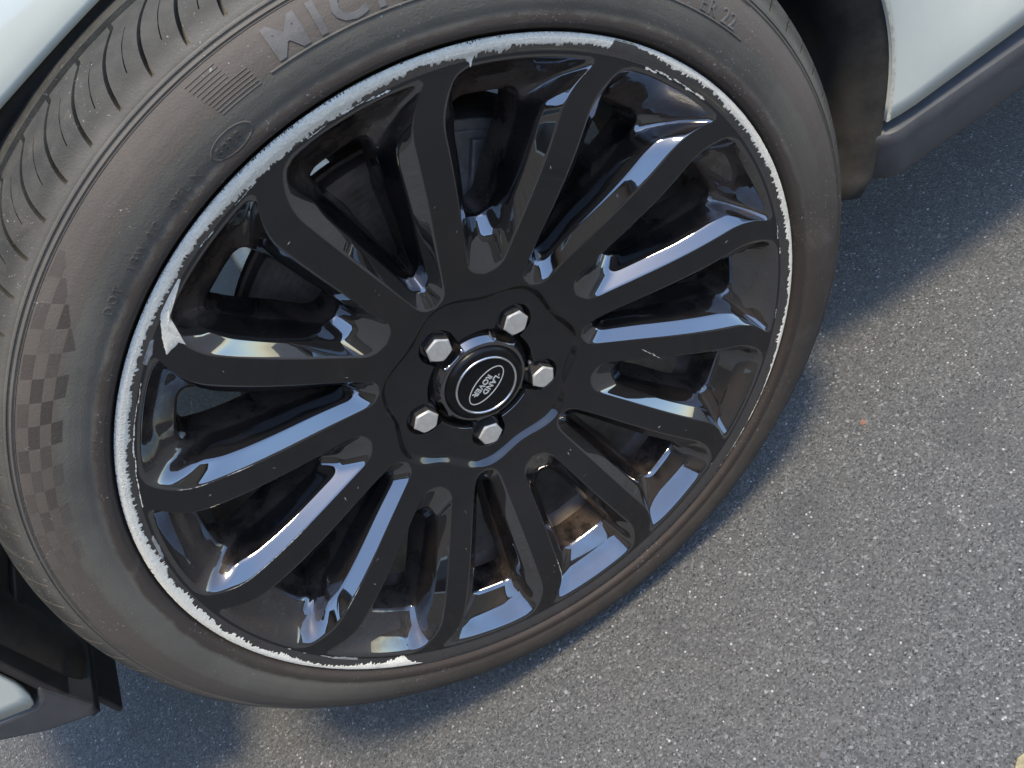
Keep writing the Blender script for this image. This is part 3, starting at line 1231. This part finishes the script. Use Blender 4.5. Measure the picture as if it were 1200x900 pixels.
BV, BF = bolt_mesh()
bolt_me = None
for i, a in enumerate(BOLT_A):
    loc = (BOLT_R * math.cos(rad(a)), 0.0508, BOLT_R * math.sin(rad(a)))
    if bolt_me is None:
        o = link("wheel_bolt", BV, BF, MAT_BOLT, wheel, loc, sharp=25)
        # washer cone in the pocket
        sv_, sf_ = [], []
        for r, y in ((0.0148, 0.0095), (0.0146, 0.0060), (0.0128, 0.0035), (0.0100, 0.0032)):
            for q in range(48):
                t = 2 * math.pi * q / 48
                sv_.append((r * math.cos(t), y, r * math.sin(t)))
        for k in range(3):
            for q in range(48):
                w_ = (q + 1) % 48
                sf_.append((k * 48 + q, k * 48 + w_, (k + 1) * 48 + w_, (k + 1) * 48 + q))
        me = o.data
        off = len(me.vertices)
        V2, F2 = merge([(BV, BF), (sv_, sf_)])
        nm = bpy.data.meshes.new("wheel_bolt")
        nm.from_pydata(V2, [], F2)
        nm.materials.append(MAT_BOLT)
        nm.materials.append(MAT_SEAT)
        for p_ in nm.polygons:
            p_.use_smooth = True
            if p_.index >= len(BF):
                p_.material_index = 1
            elif p_.index < 48:
                p_.material_index = 1
        nm.set_sharp_from_angle(angle=rad(25))
        o.data = nm
        bolt_me = nm
    else:
        o = bpy.data.objects.new("wheel_bolt", bolt_me)
        COL.objects.link(o)
        o.parent = wheel
        o.location = loc
    o.rotation_euler = (0, rad([12, 40, 8, 25, 52][i]), 0)

# ---- centre cap with oval emblem
cap_prof = [(0.0368, -0.060), (0.0368, -0.0432), (0.0360, -0.0418), (0.0345, -0.0400), (0.0325, -0.0391), (0.0305, -0.0386), (0.0296, -0.0384),
            (0.0290, -0.0388), (0.0262, -0.0388), (0.0200, -0.0387), (0.0, -0.0387)]
V, F = lathe(cap_prof, 120)
cap = link("centre_cap", V, [f[::-1] for f in F], MAT_CAPBLK, wheel, sharp=30)
ring_prof = [(0.0292, -0.0388), (0.0290, -0.0377), (0.0282, -0.0373), (0.0274, -0.0377), (0.0272, -0.0389)]
V, F = lathe(ring_prof, 120)
link("cap_ring", V, [f[::-1] for f in F], MAT_CHROME, wheel)
MAT_EMBLEM = mat_simple("emblem_silver", (0.62, 0.63, 0.60), 0.4, 0.3, 0.05, 60, 0, bump=0)
EM = 13.6 + 8                                     # long axis of the oval, towards the reading start
eu = np.array([math.cos(rad(EM + 180)), math.sin(rad(EM + 180))])     # reading direction
ev = np.array([-eu[1], eu[0]])                                          # text up


def emblem_pt(x, y, z):
    p = eu * x + ev * y
    return (p[0], -z, p[1])


parts = []
for (A, B, w) in ((0.0215, 0.0112, 0.0009), (0.0198, 0.0096, 0.0004)):
    V, F = [], []
    n = 72
    for i in range(n):
        t = 2 * math.pi * i / n
        for s, z in ((0.0, -0.0389), (0.0, -0.0384), (1.0, -0.0384), (1.0, -0.0389)):
            V.append(emblem_pt((A - w * s) * math.cos(t), (B - w * s) * math.sin(t), z))
    for i in range(n):
        j = (i + 1) % n
        for k in range(3):
            F.append((i * 4 + k, j * 4 + k, j * 4 + k + 1, i * 4 + k + 1))
    if w > 0.0005:
        parts.append((V, F))
for s, x0, y0, size in (("LAND", -0.0122, 0.0012, 0.0074), ("ROVER", -0.0098, -0.0058, 0.0074)):
    V, F = text_mesh(s, size, 0.0002, 0.00022, 1.06, 0.98)
    parts.append(([emblem_pt(x + x0, y + y0, -0.0385 + z) for x, y, z in V], F))
for x0, y0, sx in ((-0.0145, 0.0030, 0.0016), (0.0128, -0.0036, 0.0016)):
    V = [emblem_pt(x0 + a, y0 + b, z) for z in (-0.0389, -0.0384) for a, b in ((0, 0), (sx, 0.0004), (sx, 0.0013), (0, 0.0009))]
    F = [(4, 5, 6, 7), (0, 1, 5, 4), (1, 2, 6, 5), (2, 3, 7, 6), (3, 0, 4, 7)]
    parts.append((V, F))
V, F = merge(parts)
link("oval_emblem", V, F, MAT_EMBLEM, wheel, smooth=False)

# ---- tyre valve inside the rim
def cyl(p0, p1, radii, n=20):
    p0, p1 = np.array(p0), np.array(p1)
    d = p1 - p0
    d = d / np.linalg.norm(d)
    a = np.cross(d, (0.3, 0.2, 0.9)); a /= np.linalg.norm(a)
    b = np.cross(d, a)
    V, F = [], []
    for t, r in radii:
        c = p0 + (p1 - p0) * t
        for i in range(n):
            q = 2 * math.pi * i / n
            V.append(tuple(c + r * (a * math.cos(q) + b * math.sin(q))))
    for k in range(len(radii) - 1):
        for i in range(n):
            j = (i + 1) % n
            F.append((k * n + i, k * n + j, (k + 1) * n + j, (k + 1) * n + i))
    F.append(tuple((len(radii) - 1) * n + i for i in range(n)))
    return V, F


va = rad(146.5)
v0 = (0.268 * math.cos(va), 0.050, 0.268 * math.sin(va))
v1 = (0.251 * math.cos(va), 0.040, 0.251 * math.sin(va))
V, F = cyl(v0, v1, [(0, 0.0075), (0.2, 0.007), (0.45, 0.0055), (0.5, 0.0042), (0.98, 0.0042)])
link("tyre_valve", V, F, MAT_BARREL, wheel)
V, F = cyl(np.array(v0) + 0.75 * (np.array(v1) - np.array(v0)), np.array(v0) + 1.15 * (np.array(v1) - np.array(v0)), [(0, 0.0046), (0.9, 0.0046), (1, 0.0034)])
link("valve_cap", V, F, MAT_GREYPLASTIC, wheel, sharp=40)

# ------------------------------------------------------------------ brake
bd = [(0.095, -0.085), (0.098, -0.088), (0.100, -0.122), (0.104, -0.126)]
for q in range(14):
    r_ = 0.1085 + q * 0.0056 + random.uniform(-0.001, 0.001)
    bd += [(r_, -0.126), (r_ + 0.0014, -0.1261 - 0.00025 * random.random()), (r_ + 0.0028, -0.126)]
bd += [(0.189, -0.126), (0.190, -0.127), (0.190, -0.136), (0.187, -0.1365),
      (0.187, -0.150), (0.190, -0.1505), (0.190, -0.160), (0.11, -0.160)]
V, F = lathe(bd, 180)
cap2 = [(0.02, -0.083), (0.095, -0.083), (0.0955, -0.086)]
V2, F2 = lathe(cap2, 120)
V, F = merge([(V, [f[::-1] for f in F]), (V2, [f[::-1] for f in F2])])
link("brake_disc", V, F, MAT_DISC, car, (0, 0, HUB_Z), sharp=30)


def arc_block(a0, a1, r0, r1, z0, z1, n=16):
    V, F = [], []
    for i in range(n + 1):
        a = rad(a0 + (a1 - a0) * i / n)
        for r, z in ((r0, z0), (r1, z0), (r1, z1), (r0, z1)):
            V.append((r * math.cos(a), -z, r * math.sin(a)))
    for i in range(n):
        for k in range(4):
            k2 = (k + 1) % 4
            F.append((i * 4 + k, i * 4 + k2, (i + 1) * 4 + k2, (i + 1) * 4 + k))
    F.append((0, 3, 2, 1))
    F.append(tuple(n * 4 + i for i in range(4)))
    return V, F


V, F = merge([arc_block(12, 72, 0.118, 0.206, -0.092, -0.120), arc_block(14, 70, 0.194, 0.214, -0.094, -0.185),
              arc_block(24, 38, 0.125, 0.200, -0.086, -0.093), arc_block(46, 60, 0.125, 0.200, -0.086, -0.093)])
bevel(link("brake_caliper", V, F, MAT_CAL, car, (0, 0, HUB_Z), smooth=False), 0.004)
V, F = merge([cyl((0.0, 0.16, HUB_Z), (0.0, 0.75, HUB_Z - 0.02), [(0, 0.05), (0.3, 0.03), (1, 0.03)]),
              cyl((-0.02, 0.20, HUB_Z - 0.10), (-0.10, 0.75, HUB_Z - 0.13), [(0, 0.04), (0.2, 0.028), (1, 0.04)]),
              cyl((0.05, 0.20, HUB_Z + 0.02), (0.02, 0.36, HUB_Z + 0.42), [(0, 0.05), (0.3, 0.032), (1, 0.05)]),
              cyl((-0.12, 0.22, HUB_Z + 0.0), (-0.14, 0.75, HUB_Z + 0.01), [(0, 0.02), (0.2, 0.014), (1, 0.014)])])
link("suspension_arm", V, F, MAT_CAL, car)

# ------------------------------------------------------------------ bodywork
# outline of the wheel opening in the side of the car (x, z)
ARCH = [(-0.490, 0.330), (-0.488, 0.40), (-0.482, 0.48), (-0.458, 0.560), (-0.400, 0.638), (-0.325, 0.692), (-0.235, 0.725), (-0.150, 0.744),
        (-0.097, 0.756), (-0.045, 0.766), (0.020, 0.773), (0.085, 0.773), (0.150, 0.764), (0.220, 0.742), (0.290, 0.706), (0.350, 0.658),
        (0.400, 0.600), (0.438, 0.540), (0.461, 0.485), (0.471, 0.440), (0.4735, 0.400), (0.470, 0.372), (0.463, 0.340), (0.4535, 0.312), (0.446, 0.290), (0.436, 0.268)]


def dens(P, step=0.012):
    out = []
    for i in range(len(P) - 1):
        p, q = np.array(P[i]), np.array(P[i + 1])
        m_ = max(1, int(np.hypot(*(q - p)) / step))
        for t in range(m_):
            out.append(tuple(p + (q - p) * t / m_))
    out.append(P[-1])
    Q = np.array(out)
    for _ in range(3):
        Q[1:-1] = 0.25 * Q[:-2] + 0.5 * Q[1:-1] + 0.25 * Q[2:]
    return [tuple(q) for q in Q]


ARCHD = dens(ARCH)
ARCHW = [p for p in ARCHD if p[1] > 0.3115 and not (p[0] < -0.3 and p[1] < 0.46)]          # the white skin ends at the sill


def body_y(x, z):
    y = 0.052 - 0.035 * (x - 0.45)
    if x < -0.1:
        y += 0.035 * (x + 0.1) * -1 * 0.6
    if z > 0.70:
        zz_ = min(z, 0.88) - 0.70
        y += 2.4 * zz_ ** 2 + (0.86 * (z - 0.88) if z > 0.88 else 0)
    if x > 0.47 and z > 0.36:
        y += 0.26 * (z - 0.36) * min(1, (x - 0.47) / 0.14) ** 1.5
    y -= 0.010 * math.exp(-((z - 0.70) / 0.25) ** 2) * math.exp(-((x - 0.85) / 0.3) ** 2)
    return y


# wing: rings from the arch edge outward to a big outer outline; arch lip folded inward
def wing():
    V, F = [], []
    n = len(ARCHW)
    outer_ = []
    for (x, z) in ARCHW:
        dx, dz = x - 0.02, z - 0.31
        # push to a rectangle
        kx = (0.80 if dx > 0 else 0.62) / (abs(dx) + 1e-6)
        kz = (0.68) / (abs(dz) + 1e-6) if dz > 0.001 else 1e9
        k = min(kx, kz)
        outer_.append((0.02 + dx * k, 0.31 + dz * k))
    rings = []
    for t in (0, 0.004, 0.012, 0.03, 0.07, 0.14, 0.25, 0.4, 0.55, 0.7, 0.85, 1.0):
        ring = []
        for (x, z), (ox, oz) in zip(ARCHW, outer_):
            dx, dz = ox - x, oz - z
            if t <= 0.03:
                l = math.hypot(dx, dz) + 1e-9
                xx, zz = x + dx / l * t, z + dz / l * t
            else:
                tt = (t - 0.03) / 0.97
                l = math.hypot(dx, dz) + 1e-9
                x3, z3 = x + dx / l * 0.03, z + dz / l * 0.03
                xx, zz = x3 + (ox - x3) * tt, z3 + (oz - z3) * tt
            y = body_y(xx, zz)
            if t <= 0.03:
                y += 0.004 * (1 - (t / 0.03)) ** 2
            ring.append((xx, y, zz))
        rings.append(ring)
    lipr = []
    for (x, z) in ARCHW:
        lipr.append((x, body_y(x, z) + 0.022, z))
    rings = [lipr] + rings
    for r in rings:
        V += r
    for k in range(len(rings) - 1):
        for i in range(n - 1):
            F.append((k * n + i, k * n + i + 1, (k + 1) * n + i + 1, (k + 1) * n + i))
    # rear lower panel edge: fold under along the sill (last column)
    return V, F


V, F = wing()
o = link("front_wing", V, F, MAT_WHITE, car)
m_ = o.modifiers.new("thickness", 'SOLIDIFY'); m_.thickness = 0.0025; m_.offset = 0

# door skin behind the wing
V, F = [], []
xs = np.linspace(0.826, 1.75, 30)
zt = np.linspace(0.312, 1.01, 16)
for x in xs:
    for z in zt:
        V.append((x, body_y(x, z), z))
nz = len(zt)
for i in range(len(xs) - 1):
    for k in range(nz - 1):
        F.append((i * nz + k, (i + 1) * nz + k, (i + 1) * nz + k + 1, i * nz + k + 1))
o = link("front_door", V, F, MAT_WHITE, car)
m_ = o.modifiers.new("thickness", 'SOLIDIFY'); m_.thickness = 0.003; m_.offset = 0

# sill: dark trim under the white panel
def strip(sections, closed=False):
    V, F = [], []
    m_ = len(sections[0])
    for s in sections:
        V += s
    for i in range(len(sections) - 1):
        for k in range(m_ - 1):
            F.append((i * m_ + k, i * m_ + k + 1, (i + 1) * m_ + k + 1, (i + 1) * m_ + k))
    return V, F


secs = []
for x in list(np.linspace(0.4385, 0.475, 10)) + list(np.linspace(0.49, 1.75, 44)):
    yb = body_y(max(x, 0.45), 0.31)
    e = min(1, max(0, (x - 0.4385) / 0.03))
    yb += 0.022 * (1 - e) ** 2
    secs.append([(x, yb + 0.030, 0.318), (x, yb + 0.004, 0.3135), (x, yb - 0.001, 0.311), (x, yb - 0.003, 0.306), (x, yb - 0.002, 0.298), (x, yb + 0.001, 0.284),
                 (x, yb + 0.003, 0.262 + 0.006 * (1 - e)), (x, yb + 0.007, 0.252 + 0.008 * (1 - e)), (x, yb + 0.016, 0.245 + 0.01 * (1 - e)), (x, yb + 0.05, 0.243 + 0.01 * (1 - e)), (x, yb + 0.16, 0.255), (x, yb + 0.30, 0.27)])
V, F = strip(secs)
V0 = len(secs[0])
F.append(tuple(range(V0))[::-1])
link("side_sill", V, F, MAT_SILL, car, sharp=40)

# beige dirt line along the rear edge of the wing
V, F = [], []
ED = [p for p in ARCHW if p[0] > 0.44 and p[1] < 0.60]
for i, (x, z) in enumerate(ED):
    w = 0.0034 + 0.0007 * math.sin(i * 0.7) + random.uniform(-0.0003, 0.0003) + 0.002 * max(0, (0.40 - z) / 0.1)
    for t in (-0.0006, 0.2, 0.6, 1):
        xx = x - 0.0008 + (w * t if t > 0 else t)
        V.append((xx, body_y(xx, z) - (0.0014 if 0 < t < 1 else 0.0006) + 0.004 * max(0, 1 - abs(xx - x) / 0.03) ** 2, z))
for i in range(len(ED) - 1):
    for k in range(3):
        F.append((i * 4 + k, i * 4 + k + 1, (i + 1) * 4 + k + 1, (i + 1) * 4 + k))
link("dirt_edge", V, F, MAT_DIRT, car)

# wheel arch liner: rolled lip just inside the opening, then the tunnel
secs = []
for (x, z) in ARCHD:
    cx, cz = 0.01, 0.37
    dx, dz = cx - x, cz - z
    l = math.hypot(dx, dz)
    ux, uz = dx / l, dz / l
    y = body_y(x, z)
    S = []
    for d, yy in ((-0.004, 0.010), (0.001, 0.007), (0.010, 0.012), (0.022, 0.022), (0.030, 0.040), (0.028, 0.065), (0.016, 0.10), (0.008, 0.16), (0.004, 0.24), (0.0, 0.33), (0.02, 0.40)):
        S.append((x + ux * d, y + yy, z + uz * d))
    secs.append(S)
# continue the liner down in front and behind
def shift(S, dx, dz):
    return [(x + dx, y, z + dz) for x, y, z in S]


secs = [shift(secs[0], -0.0, -0.03)] + secs + [shift(secs[-1], -0.016, -0.012)]
V, F = strip(secs)
o = link("wheel_arch_liner", V, F, MAT_LINER, car)
m_ = o.modifiers.new("thickness", 'SOLIDIFY'); m_.thickness = 0.003
V, F = box(-0.75, 1.75, 0.47, 0.49, 0.42, 1.0)
link("inner_wing", V, F, MAT_PLASTIC, car, smooth=False)

# front bumper corner: liner face behind, white skin, dark valance and hanging deflector
def prism(poly, y0, y1):
    n = len(poly)
    V = [(x, y0, z) for x, z in poly] + [(x, y1, z) for x, z in poly]
    F = [tuple(range(n)), tuple(range(n, 2 * n))[::-1]]
    for i in range(n):
        j = (i + 1) % n
        F.append((i, i + n, j + n, j))
    return V, F


BY = 0.085
NOSE = [(-0.600, 0.0), (-0.64, 0.010), (-0.675, 0.032), (-0.705, 0.068), (-0.728, 0.115), (-0.745, 0.18), (-0.757, 0.27), (-0.765, 0.42), (-0.768, 0.62), (-0.77, 0.85), (-0.77, 1.20), (-0.765, 1.40), (-0.75, 1.55)]


def nose_pt(x, dy, z):
    return (x, body_y(-0.60, z) - 0.005 + dy, z)


V, F = [], []
cols_ = [(x, None) for x in (-0.4790, -0.4805, -0.4840, -0.4885, -0.494, -0.505, -0.518, -0.535, -0.56, -0.58, -0.6005)] + [(x, d) for x, d in dens(NOSE, 0.03)]
NZ = 14
for x, d in cols_:
    xs_ = max(x, -0.72)
    zb = interp(-xs_, [(0.4790, 0.372), (0.4805, 0.362), (0.4840, 0.350), (0.4885, 0.3405), (0.494, 0.3390), (0.518, 0.3475), (0.60, 0.372), (0.72, 0.40)])
    ztop = 0.575 if d is None else 1.0
    for q in range(NZ):
        z = zb + (ztop - zb) * q / (NZ - 1)
        if d is None:
            V.append((x + 0.25 * max(0, z - 0.46) * max(0, 1 - (-0.479 - x) / 0.1), body_y(x, z) - 0.0065, z))
        else:
            V.append(nose_pt(x, d, z))
for i in range(len(cols_) - 1):
    for q in range(NZ - 1):
        if (cols_[i][1] is None) == (cols_[i + 1][1] is None):
            F.append((i * NZ + q, i * NZ + q + 1, (i + 1) * NZ + q + 1, (i + 1) * NZ + q))
o = link("front_bumper", V, F, MAT_WHITE, car)
m_ = o.modifiers.new("thickness", 'SOLIDIFY'); m_.thickness = 0.005; m_.offset = -1
# dark lower lip that follows the nose
V, F = [], []
CL = dens(NOSE, 0.03)
for x, d in CL:
    for z, inn in ((0.402, 0.01), (0.398, 0.0), (0.375, -0.002), (0.352, 0.002), (0.346, 0.02), (0.350, 0.10)):
        p = nose_pt(x, d, z)
        V.append((p[0] + inn * min(1, d / 0.3), p[1] + inn * (1 - min(1, d / 0.5)) + 0.003, z))
for i in range(len(CL) - 1):
    for q in range(5):
        F.append((i * 6 + q, i * 6 + q + 1, (i + 1) * 6 + q + 1, (i + 1) * 6 + q))
link("lower_lip", V, F, MAT_SILL, car)
V, F = prism([(-0.474, 0.352), (-0.4845, 0.340), (-0.493, 0.3365), (-0.518, 0.3450), (-0.60, 0.3690), (-0.612, 0.372), (-0.612, 0.353), (-0.60, 0.350), (-0.540, 0.328), (-0.509, 0.300), (-0.472, 0.2800), (-0.466, 0.292)], BY + 0.003, BY + 0.14)
bevel(link("bumper_valance", V, F, MAT_SILL, car, smooth=False), 0.005, 3)
V, F = box(-0.479, -0.4695, BY + 0.006, 0.46, 0.277, 0.66)
V2, F2 = prism([(-0.4690, 0.345), (-0.4690, 0.300), (-0.4640, 0.306), (-0.4640, 0.339)], 0.115, 0.36)
bevel(link("bumper_return", V, F, MAT_PLASTIC, car, smooth=False), 0.003, 3)
V, F = merge([box(-0.4698, -0.4620, 0.150, 0.44, 0.430, 0.452), box(-0.4698, -0.4640, 0.165, 0.44, 0.372, 0.384), box(-0.4698, -0.4640, 0.153, 0.165, 0.372, 0.4295)])
bevel(link("liner_rib", V, F, MAT_PLASTIC, car, smooth=False), 0.003, 2)
V, F = box(-0.4785, -0.4715, 0.112, 0.44, 0.240, 0.2765)
bevel(link("air_deflector", V, F, MAT_PLASTIC, car, smooth=False), 0.003, 3)

# bonnet, nose and floor: enough of the car to shade what stands under it
V, F = [], []
xs = np.linspace(-0.762, 0.82, 26)
ys = np.linspace(0, 1, 12)
for x in xs:
    for t in ys:
        y0_ = body_y(max(x, -0.60), 1.01) + (interp(-x, [(-p[0], p[1]) for p in NOSE if p[1] <= 0.43]) if x < -0.6 else 0)
        y = y0_ + t * (1.90 - 2 * y0_ + 0.1)
        z = 1.008 + 0.10 * (1 - (2 * t - 1) ** 4)
        V.append((x, y, z))
for i in range(len(xs) - 1):
    for k in range(len(ys) - 1):
        F.append((i * 12 + k, (i + 1) * 12 + k, (i + 1) * 12 + k + 1, i * 12 + k + 1))
link("bonnet", V, F, MAT_WHITE, car)
V, F = box(-0.55, 1.75, 0.50, 1.75, 0.30, 0.32)
link("underbody", V, F, MAT_PLASTIC, car, smooth=False)

# ------------------------------------------------------------------ unseen brick houses, added to block low sky and fill reflections
MAT_WALL = mat_simple("tan_brick_wall", (0.30, 0.21, 0.14), 0.85, 0, 0.2, 12, 0, bump=0.3)
MAT_ROOF = mat_simple("slate_roof", (0.07, 0.07, 0.075), 0.8, 0, 0.2, 12, 0, bump=0.3)
MAT_PANE = mat_simple("dark_window_glass", (0.02, 0.022, 0.025), 0.08, 0, 0.1, 3, 0, bump=0)


def build_house(loc, rotz, hw, eave, ridge, label):
    house = bpy.data.objects.new("added_house", None)
    COL.objects.link(house)
    house.location = loc
    house.rotation_euler = (0, 0, rotz)
    house['label'] = label
    house['category'] = "house"
    V, F = box(-hw, hw, -9, 0, 0, eave)
    link("wall", V, F, MAT_WALL, house, smooth=False)
    e0, r0 = eave - 0.1, ridge
    w = hw + 0.5
    V = [(-w, 0.5, e0), (w, 0.5, e0), (w, -4.5, r0), (-w, -4.5, r0), (w, -9.5, e0), (-w, -9.5, e0),
         (-w, 0.5, e0 + .15), (w, 0.5, e0 + .15), (w, -4.5, r0 + .15), (-w, -4.5, r0 + .15), (w, -9.5, e0 + .15), (-w, -9.5, e0 + .15)]
    F = [(0, 1, 2, 3), (3, 2, 4, 5), (6, 9, 8, 7), (9, 11, 10, 8), (0, 6, 7, 1), (5, 4, 10, 11), (0, 3, 9, 6), (3, 5, 11, 9), (1, 7, 8, 2), (2, 8, 10, 4)]
    link("roof", V, F, MAT_ROOF, house, smooth=False)
    n = int(hw * 2 / 4)
    for q in range(n):
        wx = -hw + (q + 0.5) * 2 * hw / n
        wz = 1.0
        while wz + 1.5 < eave:
            V, F = merge([box(wx - 0.65, wx + 0.65, 0.002, 0.05, wz, wz + 0.07), box(wx - 0.65, wx + 0.65, 0.002, 0.05, wz + 1.23, wz + 1.3),
                          box(wx - 0.65, wx - 0.58, 0.002, 0.05, wz + 0.072, wz + 1.228), box(wx + 0.58, wx + 0.65, 0.002, 0.05, wz + 0.072, wz + 1.228)])
            w_ = link("window", V, F, MAT_WHITE, house, smooth=False)
            V, F = box(wx - 0.578, wx + 0.578, 0.002, 0.02, wz + 0.072, wz + 1.228)
            link("pane", V, F, MAT_PANE, w_, smooth=False)
            wz += 2.6


build_house((1.0, -9.0, 0), 0, 13, 4.2, 6.2, "unseen long low tan brick house, added to block low sky and be mirrored")
build_house((-6.5, -3.0, 0), rad(-90), 7, 5.6, 8.6, "unseen tall tan brick house ahead of the car, added to darken spoke reflections")

# ------------------------------------------------------------------ small loose things on the ground
def flake(name, loc, pts, h, mat, label, cat):
    n = len(pts)
    V = [(x, y, 0.0002) for x, y in pts] + [(x * 0.9, y * 0.9, h * (0.7 + 0.6 * random.random())) for x, y in pts] + [(0, 0, h * 1.1)]
    F = []
    for i in range(n):
        j = (i + 1) % n
        F.append((i, j, n + j, n + i))
        F.append((n + i, n + j, 2 * n))
    o = link(name, V, F, mat, None, loc, smooth=False)
    o['label'] = label
    o['category'] = cat
    return o


flake("orange_stone", (0.338, 0.008, 0.0), [(0.004, 0), (0.002, 0.0035), (-0.003, 0.003), (-0.0045, -0.001), (-0.001, -0.004)], 0.0012, MAT_BRICK,
      "small flat orange stone lying on the open asphalt beside the tyre", "stone")
flake("dry_leaf", (0.183, -0.345, 0.0), [(0.014, 0), (0.006, 0.006), (-0.006, 0.007), (-0.015, 0.002), (-0.008, -0.006), (0.005, -0.006)], 0.003, MAT_LEAF,
      "crumpled yellow dry leaf on the asphalt at the near edge", "leaf")

for me in list(bpy.data.curves):
    if me.users == 0:
        bpy.data.curves.remove(me)
